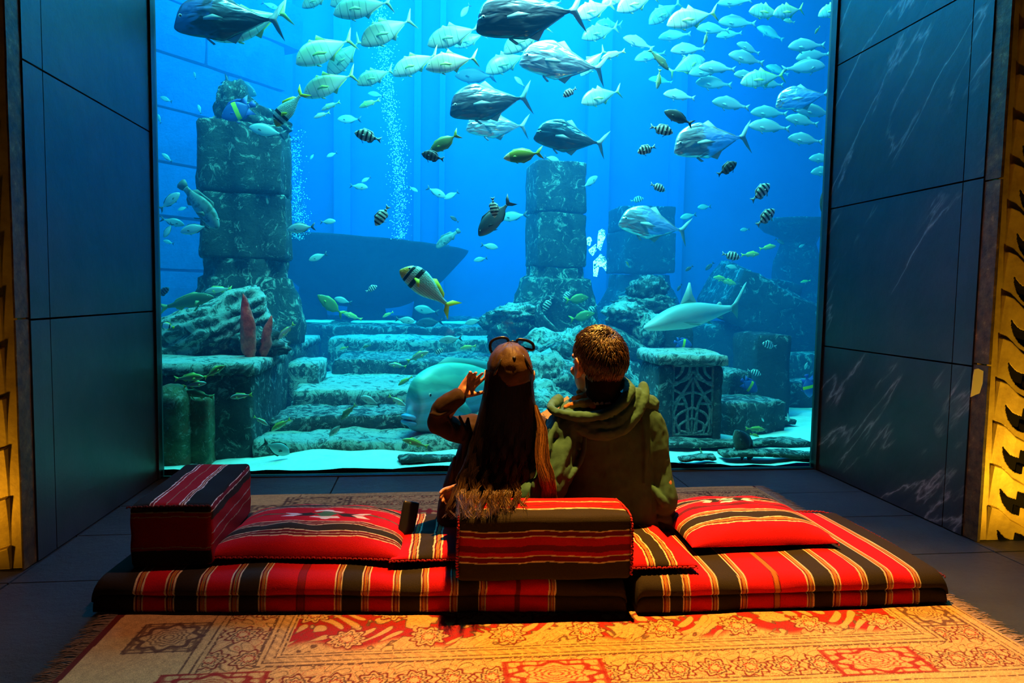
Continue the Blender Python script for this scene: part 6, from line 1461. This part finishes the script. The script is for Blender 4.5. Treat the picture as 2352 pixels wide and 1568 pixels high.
# ---------------------------------------------------------------- the man
ym = 3.06
man = thing('person', (at(1400, 1280, ym).x, ym + .05, zt_ + .065), 'person with short brown hair in an olive hoodie, seated right, arm round the woman', 'person')
A = lambda u, v, y=ym: at(u, v, y)
hs = 1.34
hp, Th = head_parts(A(1371, 838, 3.02), hs, radians(24), radians(-2))
shL, shR = A(1296, 988, 3.03), A(1478, 960, 3.08)
elL, wrL = A(1264, 1118, 2.90), A(1085, 1135, 2.94)
elR, wrR = A(1522, 1150, 3.06), A(1440, 1165, 3.34)
armL = [tuple(shL), tuple(elL), tuple(A(1175, 1136, 2.915)), tuple(wrL)]; armR = [tuple(shR), tuple(A(1508, 1060, 3.07)), tuple(elR), tuple(wrR)]
body = list(hp)
body += capsule([A(1369, 885, 3.05), A(1378, 925, 3.08)], [.062, .075])
body.append(slices([(A(1383, 935, 3.09), .12, .07), (A(1388, 985, 3.09), .18, .095), (A(1392, 1100, 3.10), .17, .10), (A(1395, 1200, 3.12), .165, .10), (A(1398, 1262, 3.14), .17, .12)]))
body += capsule(armL, [.055, .045, .038, .030]) + capsule(armR, [.055, .048, .043, .030])
# legs folded in front, feet crossed
hipL, hipR = A(1350, 1250, 3.16), A(1450, 1250, 3.16)
kL, kR = Vector((hipL.x - .12, 3.58, .29)), Vector((hipR.x + .10, 3.56, .29)); fL, fR = Vector((hipR.x + .02, 3.80, .075)), Vector((hipL.x - .02, 3.92, .075))
for h_, k_, f_ in ((hipL, kL, fL), (hipR, kR, fR)):
    body += capsule([h_, (h_ + k_) / 2 + Vector((0, 0, .02)), k_], [.085, .072, .052]) + capsule([k_, (k_ + f_) / 2 + Vector((0, 0, .01)), f_], [.052, .048, .034])
    body += capsule([f_, f_ + Vector((.05 if f_ is fL else -.05, .10, -.02)), f_ + Vector((.07 if f_ is fL else -.07, .17, -.025))], [.034, .032, .022])
# left hand round the woman's waist, right hand holding the leaflet
MhL = Matrix(((-.15, 0, -.99), (.35, -.93, -.05), (-.92, -.36, .12))); 
def frame(zd, xd):
    z = Vector(zd).normalized(); x = Vector(xd); x = (x - z * x.dot(z)).normalized(); y = z.cross(x); return Matrix((x, y, z)).transposed()
hl0 = A(1082, 1126, 2.93)
body += hand_parts(hl0, frame((-1, .10, -.12), (0, -.3, 1)), .17, (.45, .5, .55, .6), .02, .5, 1, .5)
hr0 = A(1392, 1145, 3.42); body += hand_parts(hr0, frame((-.7, .5, .55), (.1, .6, .8)), .18, (.5, .55, .6, .6), .05, .8, 1, .3)
mb = remeshed('body', body, .0048, M_skin, man, 5, .5)
eyes(man, Th, plain('brown_iris', (.08, .035, .015), .2))
# hoodie: trunk and sleeves in one garment
hd = []
hd.append(slices([(A(1380, 905, 3.085), .055, .05), (A(1380, 922, 3.09), .155, .085), (A(1384, 945, 3.10), .205, .115), (A(1388, 990, 3.10), .232, .135), (A(1392, 1060, 3.10), .222, .140), (A(1398, 1140, 3.10), .218, .145), (A(1404, 1215, 3.11), .222, .150), (A(1408, 1262, 3.12), .225, .16)], 2.6))
hd += capsule(armL[:-1] + [tuple(A(1095, 1134, 2.935))], [.078, .070, .056, .043]); hd += capsule([tuple(shL), tuple(A(1282, 1045, 2.955)), tuple(elL)], [.092, .086, .076]) + capsule([tuple(A(1345, 955, 3.02)), tuple(A(1315, 968, 2.995)), tuple(A(1288, 995, 2.975))], [.07, .075, .070])
hd += capsule([tuple(A(1462, 940, 3.09)), tuple(A(1490, 985, 3.09)), tuple(A(1506, 1070, 3.08)), tuple(elR)], [.075, .084, .074, .070]) + capsule([tuple(elR), tuple(A(1480, 1165, 3.22)), tuple(wrR)], [.070, .055, .042])
# sleeve and back folds
for pts, r in ((((1284, 955, 2.945), (1260, 1015, 2.90), (1252, 1080, 2.855)), .018), (((1312, 965, 2.94), (1304, 1030, 2.885), (1282, 1095, 2.84)), .016), (((1344, 985, 2.945), (1338, 1045, 2.91), (1308, 1100, 2.86)), .015),
               (((1240, 1085, 2.86), (1226, 1118, 2.845), (1230, 1150, 2.85)), .015), (((1268, 1100, 2.845), (1258, 1138, 2.84), (1222, 1160, 2.85)), .015), (((1205, 1100, 2.89), (1200, 1130, 2.87), (1208, 1158, 2.88)), .012),
               (((1496, 935, 3.04), (1514, 985, 3.03), (1522, 1060, 3.03)), .014), (((1470, 930, 3.0), (1482, 1010, 2.975), (1482, 1110, 2.965)), .012), (((1500, 1120, 3.0), (1520, 1150, 2.99), (1540, 1165, 3.02)), .018),
               (((1510, 1190, 3.02), (1545, 1200, 3.04), (1552, 1240, 3.08)), .022)):
    hd += capsule([A(*p) for p in pts], [r * .6, r, r * .5], 10, 4)
hd += capsule([A(1490, 1250, 3.09), A(1520, 1225, 3.10), A(1532, 1185, 3.10)], [.07, .06, .05])
def fleece(co, no):
    return fnoise(co, 7, 3, 3) * .007 + fnoise(co * np.array([1, 1, .35]), 22, 9, 2) * .0028
hood_o = remeshed('hoodie', hd, .0060, M_hood, man, 4, .5, fleece)
# hood lying on the shoulders: thick rolled rim, hanging pouch, ochre collar inside
rim = [(1266, 938, 2.975), (1284, 948, 2.945), (1320, 955, 2.915), (1362, 955, 2.885), (1400, 946, 2.89), (1432, 920, 2.915), (1446, 892, 2.965), (1430, 872, 3.03)]
rimp = capsule([A(*p) for p in rim], [.016, .020, .022, .023, .024, .026, .026, .018], 14, 5)
rimp += capsule([A(1430, 872, 3.03), A(1415, 868, 3.10)], [.018, .02]) + capsule([A(1266, 938, 2.975), A(1266, 932, 3.05), A(1282, 920, 3.13)], [.016, .022, .03])
pouch = [(1292, 962, 2.965), (1330, 982, 2.935), (1375, 996, 2.915), (1415, 990, 2.915), (1450, 962, 2.935), (1476, 920, 2.98), (1478, 888, 3.03)]
rimp += capsule([A(*p) for p in pouch], [.022, .028, .032, .033, .032, .030, .024], 14, 5)
mids = [(1280, 950, 2.975), (1330, 968, 2.945), (1375, 975, 2.925), (1415, 966, 2.925), (1446, 935, 2.95), (1462, 902, 2.995)]
rimp += capsule([A(*p) for p in mids], [.020, .028, .032, .034, .032, .026], 14, 5)
rimp += capsule([A(1450, 915, 3.0), A(1470, 920, 3.05), A(1490, 930, 3.08)], [.04, .045, .05])
remeshed('hood', rimp, .0050, M_hood, man, 4, .5, lambda co, no: fnoise(co, 16, 5, 3) * .0045)
col = []
for pts, r in ((((1300, 935, 2.99), (1340, 925, 2.955), (1385, 928, 2.945), (1425, 905, 2.98)), .020), (((1318, 915, 3.02), (1350, 908, 2.985), (1390, 912, 2.975), (1428, 888, 3.01)), .020), (((1330, 900, 3.05), (1360, 896, 3.02), (1395, 900, 3.01), (1425, 875, 3.05)), .018)):
    col += capsule([A(*p) for p in pts], [r * .7, r, r, r * .6], 12, 5)
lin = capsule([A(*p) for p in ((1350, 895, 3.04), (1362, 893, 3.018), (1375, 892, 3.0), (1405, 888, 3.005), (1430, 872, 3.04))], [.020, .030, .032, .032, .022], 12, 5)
remeshed('neck_shade_roll', lin, .0055, M_trs, man, 3, .5, lambda co, no: fnoise(co, 20, 5, 3) * .004)  # added dark roll standing for the shade between hair and collar
remeshed('collar', col, .0050, M_shirt, man, 3, .5, lambda co, no: fnoise(co, 25, 5, 3) * .005)
# trousers
tr_ = []
for h_, k_, f_ in ((hipL, kL, fL), (hipR, kR, fR)):
    tr_ += capsule([h_, (h_ + k_) / 2 + Vector((0, 0, .02)), k_], [.110, .092, .070]) + capsule([k_, (k_ + f_) / 2 + Vector((0, 0, .01)), f_ + (k_ - f_) * .12], [.070, .062, .050])
tr_.append(ellVF(tuple((hipL + hipR) / 2 + Vector((.02, 0, -.01))), (.20, .15, .095), nu=28, nv=16)); tr_ += capsule([A(1500, 1262, 3.12), A(1525, 1245, 3.3), kR], [.075, .075, .06])
remeshed('trousers', tr_, .0065, M_trs, man, 4, .5, lambda co, no: fnoise(co, 9, 3, 3) * .006)
# short hair: a scalp cap with thousands of short strands turning round the crown
M_hair, nt, b = newmat('brown_hair'); hi = nt.nodes.new('ShaderNodeNewGeometry'); 
L(nt, ramp(nt, hi.outputs['Random Per Island'], [(0, (.010, .005, .002)), (.6, (.035, .017, .006)), (1, (.12, .06, .018))]), b.inputs['Base Color']); b.inputs['Roughness'].default_value = .38; b.inputs['Specular IOR Level'].default_value = 1.0
M_scalp = plain('dark_scalp', (.008, .004, .0025), .9, 0, .1)
Rh = Matrix.Rotation(radians(24), 3, 'Z') @ Matrix.Rotation(radians(-2), 3, 'X')
def scalp_dir(a, e): return Vector((cos(e) * sin(a), -cos(e) * cos(a), sin(e)))      # a = 0 is the back of the head
sc_r = Vector((.080, .099, .100)) * hs; sc_c = Vector((0, -.010, .022)) * hs
def on_scalp(d, k=1.0): return Th((0, 0, 0)) + Rh @ (sc_c + Vector((d.x * sc_r.x, d.y * sc_r.y, d.z * sc_r.z)) * k)
def hairline(a):          # lowest elevation of hair at angle a from the back
    aa = abs(a); return -1.32 if aa < 1.1 else (-1.32 + (aa - 1.1) * 2.7 if aa < 1.6 else .03 + (aa - 1.6) * .42)
sv = []
nA, nE = 48, 24; V = []; F = []
for i in range(nA):
    a = -pi + 2 * pi * i / nA
    for j in range(nE + 1):
        lo = hairline(a); e = lo + (pi / 2 - lo) * j / nE; V.append(on_scalp(scalp_dir(a, e), 1.0 - (.03 if j == 0 else 0)))
for i in range(nA):
    for j in range(nE):
        p, q = i * (nE + 1) + j, ((i + 1) % nA) * (nE + 1) + j; F.append((p, q, q + 1, p + 1))
hr = mk('hair', [tuple(v) for v in V], F, M_scalp, man)
nape = capsule([Th((0, -.034, -.010)), Th((0, -.034, -.06)), Th((0, -.030, -.118))], [.066 * hs, .059 * hs, .054 * hs], 32, 5)
remeshed('nape_hair', nape, .006, M_scalp, hr, 2, .5, lambda co, no: fnoise(co * np.array([1, 1, .4]), 90, 3, 2) * .003)
rn = random.Random(11); roots = []
while len(roots) < 9000:
    a = rn.uniform(-pi, pi); e = math.asin(rn.uniform(-.97, 1))
    if e > hairline(a) + .02: roots.append((a, e))
crown = scalp_dir(.12, .95).normalized()
def short(r, rn):
    d = scalp_dir(*r).normalized(); t = (d - crown * d.dot(crown)); 
    if t.length < 1e-3: return None
    t.normalize(); t = (t - d * t.dot(d)).normalized(); lowk = 1.9 if r[1] < -.75 else 1.0; sw = d.cross(t); ang = .55 if d.dot(crown) > .8 else .15
    t = (t * cos(ang) + sw * sin(ang) + Vector((rn.uniform(-.35, .35), rn.uniform(-.35, .35), rn.uniform(-.35, .35)))).normalized()
    top = d.dot(crown) > .45; ln = (.34 if top else .20) * lowk * rn.uniform(.7, 1.2); lift = (.10 if top else (.07 if r[1] < -.6 else .035)) * rn.uniform(.4, 1.6)
    return [on_scalp((d + t * ln * k).normalized(), 1.0 + lift * sin(min(1, k * 1.25) * pi * .62) - .002) for k in (0, .3, .65, 1.0)]
V, F = strands(roots, short, .0016, 5); mk('hair_strands', V, F, M_hair, hr)

# ---------------------------------------------------------------- the woman
yw_ = 3.04
wom = thing('person', (at(1130, 1270, yw_).x, yw_ + .08, zt_ + .06), 'person with very long dark wavy hair, brown cap and sunglasses, raising one bent arm', 'person')
hw_ = 1.18
hpw, Tw = head_parts(A(1170, 866, 3.00), hw_, radians(-4), radians(4))
sL, sR = A(1085, 985, 3.06), A(1235, 985, 3.08)
eW, wW = A(1006, 972, 3.00), A(1058, 908, 2.97)
body = list(hpw); body += capsule([A(1170, 905, 3.03), A(1168, 950, 3.07)], [.050, .060])
body.append(slices([(A(1165, 955, 3.08), .09, .06), (A(1162, 1000, 3.08), .145, .08), (A(1155, 1090, 3.08), .13, .08), (A(1145, 1180, 3.10), .15, .095), (A(1140, 1255, 3.12), .175, .12)]))
body += capsule([tuple(sL), tuple(A(1045, 990, 3.03)), tuple(eW), tuple(wW)][:3], [.045, .042, .036]) + capsule([tuple(eW), tuple(wW)], [.036, .024])
rW = [tuple(sR), tuple(A(1262, 1080, 3.16)), tuple(A(1215, 1150, 3.36))]; body += capsule(rW, [.045, .038, .026])
body += hand_parts(rW[-1], frame((-.5, .8, -.2), (0, .3, 1)), .165, (.3, .3, .35, .4), .05, .6, 1, .2)
# raised hand: palm turned to the glass, fingers loosely bent, thumb out to the right
body += hand_parts(wW, frame((.50, .10, .62), (.75, -.05, -.62)), .165, (.10, .42, .62, .72), .13, .80, 1, .10)
hipWL, hipWR = A(1100, 1250, 3.16), A(1180, 1250, 3.16)
kWL, kWR = Vector((hipWL.x + .02, 3.58, .27)), Vector((hipWR.x + .03, 3.60, .30)); fWL, fWR = Vector((hipWL.x + .10, 3.84, .07)), Vector((hipWR.x + .02, 3.90, .07))
for h_, k_, f_ in ((hipWL, kWL, fWL), (hipWR, kWR, fWR)):
    body += capsule([h_, (h_ + k_) / 2 + Vector((0, 0, .02)), k_], [.080, .066, .046]) + capsule([k_, (k_ + f_) / 2 + Vector((0, 0, .01)), f_], [.046, .042, .030]) + capsule([f_, f_ + Vector((0, .09, -.02)), f_ + Vector((0, .15, -.025))], [.030, .028, .020])
remeshed('body', body, .0044, M_skin, wom, 4, .5)
eyes(wom, Tw, plain('dark_iris', (.03, .015, .01), .2))
jk = [slices([(A(1168, 935, 3.07), .055, .05), (A(1165, 955, 3.08), .120, .08), (A(1162, 985, 3.08), .172, .105), (A(1156, 1040, 3.08), .215, .115), (A(1148, 1100, 3.08), .250, .120), (A(1140, 1165, 3.09), .268, .130), (A(1135, 1225, 3.10), .272, .145), (A(1135, 1268, 3.11), .272, .15)], 2.6)]
jk += capsule([tuple(sL), tuple(A(1045, 985, 3.03)), tuple(A(1008, 972, 3.005))], [.068, .060, .050]) + capsule([tuple(A(1006, 968, 3.005)), tuple(A(1018, 938, 2.99)), tuple(A(1052, 912, 2.972))], [.050, .046, .039])
jk += capsule([tuple(sR), tuple(A(1262, 1080, 3.16)), tuple(A(1225, 1138, 3.32))], [.066, .055, .042])
for pts, r in ((((1030, 960, 2.955), (1042, 985, 2.95), (1038, 1008, 2.96)), .010), (((1055, 955, 2.975), (1066, 985, 2.965), (1060, 1012, 2.97)), .011), (((990, 950, 2.96), (1010, 955, 2.945), (1030, 945, 2.94)), .009), (((1010, 1170, 3.0), (1030, 1120, 2.98), (1045, 1050, 2.98)), .014), (((1075, 960, 2.99), (1072, 1010, 2.98), (1062, 1060, 2.975)), .014)):
    jk += capsule([A(*p) for p in pts], [r * .6, r, r * .5], 10, 4)
remeshed('jacket', jk, .0055, M_jack, wom, 4, .5, lambda co, no: fnoise(co, 8, 3, 3) * .006)
tw_ = []
for h_, k_, f_ in ((hipWL, kWL, fWL), (hipWR, kWR, fWR)):
    tw_ += capsule([h_, (h_ + k_) / 2 + Vector((0, 0, .02)), k_], [.100, .080, .058]) + capsule([k_, (k_ + f_) / 2 + Vector((0, 0, .01)), f_ + (k_ - f_) * .12], [.058, .052, .044])
tw_.append(ellVF(tuple((hipWL + hipWR) / 2 + Vector((0, 0, -.01))), (.20, .15, .09), nu=28, nv=16))
remeshed('jeans', tw_, .0065, M_jean, wom, 4, .5, lambda co, no: fnoise(co, 9, 3, 3) * .005)
# cap: crown with seams and strap button over the top of the head
Rw = Matrix.Rotation(radians(-4), 3, 'Z') @ Matrix.Rotation(radians(4), 3, 'X')
cc_, cr_ = Vector((0, -.012, .030)) * hw_, Vector((.0835, .103, .100)) * hw_
def on_cap(d, k=1.0): return Tw((0, 0, 0)) + Rw @ (cc_ + Vector((d.x * cr_.x, d.y * cr_.y, d.z * cr_.z)) * k)
nA, nE = 72, 22; V = []; F = []
for i in range(nA):
    a = -pi + 2 * pi * i / nA; lo = (-.30 - .12 * math.exp(-(a / .7) ** 2)) if abs(a) < 2 else -.02
    for j in range(nE + 1):
        e = lo + (pi / 2 - lo) * j / nE; d = scalp_dir(a, e)
        seam = max(0, 1 - abs(((a / (pi / 3)) + .5) % 1 - .5) / .06) * .012 * cos(e)
        k = 1.0 + seam - .014 * (1 - sin(max(e, 0))) * abs(sin(3 * a)) + .035 * noise.noise(Vector((a * 2.2, e * 3.4, 2))) + .026 * noise.noise(Vector((a * 5, e * 7, 7))) + .012 * noise.noise(Vector((a * 11, e * 15, 3))) + (.02 if j == 0 else 0)
        V.append(on_cap(d, k))
for i in range(nA):
    for j in range(nE):
        p, q = i * (nE + 1) + j, ((i + 1) % nA) * (nE + 1) + j; F.append((p, q, q + 1, p + 1))
cap = mk('cap', [tuple(v) for v in V], F, M_cap, wom)
sm = cap.modifiers.new('cloth thickness', 'SOLIDIFY'); sm.thickness = .003; sm.offset = 1
V, F = ellVF(tuple(on_cap(scalp_dir(.16, .62), 1.03)), (.008, .008, .006), nu=12, nv=8); mk('button', V, F, M_blk, cap)
# cap brim facing forward
V = []; F = []; nb = 24
for i in range(nb + 1):
    a = pi * (.20 + .60 * i / nb)
    for r_, dz in ((1.0, 0), (1.35, -.006), (1.72, -.022)): V.append(Tw((0, 0, 0)) + Rw @ (cc_ + Vector((cos(a) * cr_.x * (1 + (r_ - 1) * .25), sin(a) * cr_.y * r_, .012 + dz))))
for i in range(nb):
    for j in range(2): p = i * 3 + j; F.append((p, p + 1, p + 4, p + 3))
br_ = mk('brim', [tuple(v) for v in V], F, M_cap, cap); sm = br_.modifiers.new('cloth thickness', 'SOLIDIFY'); sm.thickness = .004
# long hair: inner mass + strands falling to the bolster
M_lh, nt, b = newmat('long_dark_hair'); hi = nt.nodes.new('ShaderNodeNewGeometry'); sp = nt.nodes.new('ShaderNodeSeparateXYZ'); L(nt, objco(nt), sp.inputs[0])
lit_tip = ramp(nt, math_(nt, 'ADD', sp.outputs[2], .0), [(.185, 1), (.26, 0)])     # tips coloured lighter, lamplight painted into the hair
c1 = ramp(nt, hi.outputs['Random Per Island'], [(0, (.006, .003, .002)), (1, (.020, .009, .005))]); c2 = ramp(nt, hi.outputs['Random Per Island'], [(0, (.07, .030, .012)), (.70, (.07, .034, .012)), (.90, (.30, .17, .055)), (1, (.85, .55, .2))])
L(nt, mixc(nt, lit_tip, c1, c2), b.inputs['Base Color']); b.inputs['Roughness'].default_value = .33; b.inputs['Specular IOR Level'].default_value = .6
rows = [(A(1170, 858, 2.990), .080, .080), (A(1170, 885, 2.980), .094, .086), (A(1168, 915, 2.965), .092, .070), (A(1168, 955, 2.95), .105, .056), (A(1160, 1010, 2.94), .126, .048), (A(1148, 1060, 2.93), .135, .045), (A(1132, 1105, 2.925), .125, .036), (A(1122, 1140, 2.91), .09, .02)]
V, F = slices(rows, 2.2, 48)
V = V + (fnoise(V * np.array([1, 1, .12]), 60, 2, 2) * .006)[:, None] * np.array([.3, -1, 0])
hl = mk('long_hair', V, F, plain('hair_mass', (.010, .005, .003), .6), wom)
def hair_roots(n, seed):
    rn = random.Random(seed); return [(rn.uniform(-1, 1), rn.random(), rn.random()) for _ in range(n)]
edgeL = [(835, 1116), (880, 1114), (915, 1108), (955, 1098), (1010, 1084), (1060, 1070), (1110, 1050), (1150, 1036), (1190, 1028)]
edgeR = [(835, 1226), (880, 1224), (915, 1227), (955, 1236), (1000, 1236), (1060, 1226), (1110, 1210), (1150, 1200), (1190, 1202)]
def longp(r, rn):
    s, q, w2 = r; endv = 1190 - 95 * q ** 1.3 - 22 * max(0, s) + rn.uniform(-10, 4); cl = math.floor(s * 9 + rn.uniform(-.4, .4)); ph = cl * 2.3 + rn.uniform(-.35, .35); P = []
    rnd_h = rn.random(); start = rn.uniform(862, 876) - 14 * abs(s); n = 20
    for k in range(n + 1):
        t = k / n; v = start + (endv - start) * t
        ul, ur = np.interp(v, [p[0] for p in edgeL], [p[1] for p in edgeL]), np.interp(v, [p[0] for p in edgeR], [p[1] for p in edgeR])
        hwid = (ur - ul) / 2; u = (ul + ur) / 2 + s * hwid * (.98 + .03 * w2)
        wave = (0 if v < 960 else (v - 960) / 230) * 1.0; u += wave * (12 * sin(v * .055 + ph) + 7 * sin(v * .12 + ph * 1.7))
        yb_ = np.interp(v, [835, 880, 915, 955, 1010, 1060, 1110, 1150, 1192], [2.985, 2.975, 2.965, 2.95, 2.94, 2.93, 2.91, 2.882, 2.842])
        dp = np.interp(v, [835, 880, 915, 955, 1010, 1060, 1110, 1150, 1192], [.092, .084, .074, .060, .052, .049, .046, .042, .02])
        y = yb_ - dp * sqrt(max(0, 1 - min(1, abs(s)) ** 2.2)) * (1.0 + .16 * w2) - .004 + wave * .010 * sin(v * .06 + ph)
        p = A(u, v, y); 
        if v > 1138 and p.x > xl + .004: p = atz(u, v, zt_ + .253 + .004 * w2 + .030 * rnd_h * abs(sin(v * .055 + ph)))
        P.append(p)
    return P
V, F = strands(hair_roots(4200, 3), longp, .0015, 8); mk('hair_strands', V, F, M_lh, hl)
def lockR(r, rn):
    """lighter locks falling over the man's sleeve"""
    s, q, w2 = r; ph = rn.uniform(0, 6.28); n = 18; P = []; v0, v1 = 930, 1150 + 50 * q
    for k in range(n + 1):
        t = k / n; v = v0 + (v1 - v0) * t; u = np.interp(v, [930, 980, 1040, 1100, 1150, 1200], [1230, 1244, 1244, 1256, 1262, 1252]) + s * np.interp(t, [0, .3, .7, 1], [3, 12, 15, 11]) + 7 * sin(v * .05 + .6 * ph) * t
        y = np.interp(v, [930, 980, 1040, 1100, 1150, 1200], [2.92, 2.89, 2.865, 2.835, 2.83, 2.83]) - .012 * w2; P.append(A(u, v, y))
    return P
M_lock, nt, b = newmat('chestnut_lock'); hi = nt.nodes.new('ShaderNodeNewGeometry')
L(nt, ramp(nt, hi.outputs['Random Per Island'], [(0, (.03, .012, .004)), (.5, (.14, .06, .018)), (1, (.55, .28, .08))]), b.inputs['Base Color']); b.inputs['Roughness'].default_value = .36
V, F = strands(hair_roots(900, 9), lockR, .0013, 8); mk('loose_lock', V, F, M_lock, hl)
# sunglasses pushed up on the cap
M_frame = plain('black_acetate', (.010, .008, .008), .25); M_lens, nt, b = newmat('smoke_lens'); b.inputs['Base Color'].default_value = (.10, .12, .14, 1); b.inputs['Roughness'].default_value = .03; b.inputs['Alpha'].default_value = .35
sg = thing('sunglasses', tuple(A(1175, 800, 3.0)), 'black-framed sunglasses pushed up on the brown cap', 'sunglasses')
ysg = 3.055
for nm, loop in (('left', [(1127, 806), (1126, 790), (1134, 780), (1150, 775), (1164, 777), (1168, 788), (1163, 803), (1155, 815), (1140, 818)]), ('right', [(1186, 783), (1192, 779), (1208, 781), (1222, 788), (1226, 798), (1222, 803), (1208, 800), (1196, 796), (1187, 790)])):
    P = [A(u, v, ysg) for u, v in loop]; PP = [Vector(tuple(q)) for q in smooth_path([tuple(p) for p in P + P[:1]], 4)]
    V, F = tubeVF(PP, .0068, 8); fr_ = mk('rim', V, F, M_frame, sg)
    c0 = sum(PP, Vector()) / len(PP); n = len(PP) - 1; V = [tuple(p) for p in PP[:-1]] + [tuple(p + Vector((0, .0015, 0))) for p in PP[:-1]]
    mk('lens', V, [tuple(range(n)), tuple(range(n, 2 * n))[::-1]] + [(i, (i + 1) % n, n + (i + 1) % n, n + i) for i in range(n)], M_lens, fr_, smooth=False)
V, F = tubeVF([A(1168, 786, ysg), A(1177, 783, ysg + .004), A(1187, 785, ysg)], .0035, 8); mk('bridge', V, F, M_frame, sg)
for pts in (((1163, 790, 3.045), (1157, 812, 2.925), (1145, 840, 2.878), (1136, 862, 2.892)), ((1189, 789, 3.045), (1199, 812, 2.925), (1213, 838, 2.895), (1223, 856, 2.925))):
    V, F = tubeVF([Vector(tuple(q)) for q in smooth_path([tuple(A(*p)) for p in pts], 5)], .0062, 8); mk('temple', V, F, M_frame, sg)
# leaflet in the man's hand
M_paper = plain('pink_white_paper', (.80, .62, .58), .8); M_ink = plain('grey_ink', (.25, .22, .24), .8); M_redink = plain('red_print', (.55, .02, .05), .8); M_navy = plain('navy_print', (.03, .035, .09), .7)
lf = thing('leaflet', tuple(A(1290, 960, 3.28)), 'folded pink and white leaflet held up between the two people', 'leaflet')
def LP(a, b_, d=0.0):       # leaflet plane: a along its long edge, b_ up
    o = A(1246, 990, 3.30); e1 = (A(1330, 935, 3.30) - o); e1 = e1.normalized(); e2 = Vector((-e1.z, .35, e1.x)).normalized(); n_ = e1.cross(e2)
    return o + e1 * a + e2 * b_ + n_ * d
def lquad(a0, a1, b0, b1, d0, d1): 
    return [tuple(LP(a, b_, d)) for d in (d0, d1) for a, b_ in ((a0, b0), (a1, b0), (a1, b1), (a0, b1))]
QF = [(0, 1, 2, 3), (7, 6, 5, 4), (0, 4, 5, 1), (1, 5, 6, 2), (2, 6, 7, 3), (3, 7, 4, 0)]
mk('sheet', lquad(0, .20, .028, .078, 0, .001), QF, M_paper, lf, smooth=False); mk('cover_band', lquad(0, .20, -.03, .028, 0, .001), QF, M_navy, lf, smooth=False)
mk('red_square', lquad(.010, .022, .034, .045, .001, .0014), QF, M_redink, lf, smooth=False)
for i, ch_ in enumerate('ATL'):
    cu = bpy.data.curves.new('letter', 'FONT'); cu.body = ch_; cu.size = .024; cu.extrude = .0002; to = bpy.data.objects.new('letter', cu); COL.objects.link(to)
    dg = bpy.context.evaluated_depsgraph_get(); me = bpy.data.meshes.new_from_object(to.evaluated_get(dg)); bpy.data.objects.remove(to)
    o_ = LP(.008 + .019 * i, .052, .0013); e1 = (LP(1, 0) - LP(0, 0)).normalized(); e2 = (LP(0, 1) - LP(0, 0)).normalized(); n_ = e1.cross(e2)
    Mx = Matrix((e1, e2, n_)).transposed(); co = [Mx @ v.co + o_ for v in me.vertices]; mk('lettering', [tuple(v) for v in co], [tuple(p.vertices) for p in me.polygons], M_ink, lf, smooth=False)
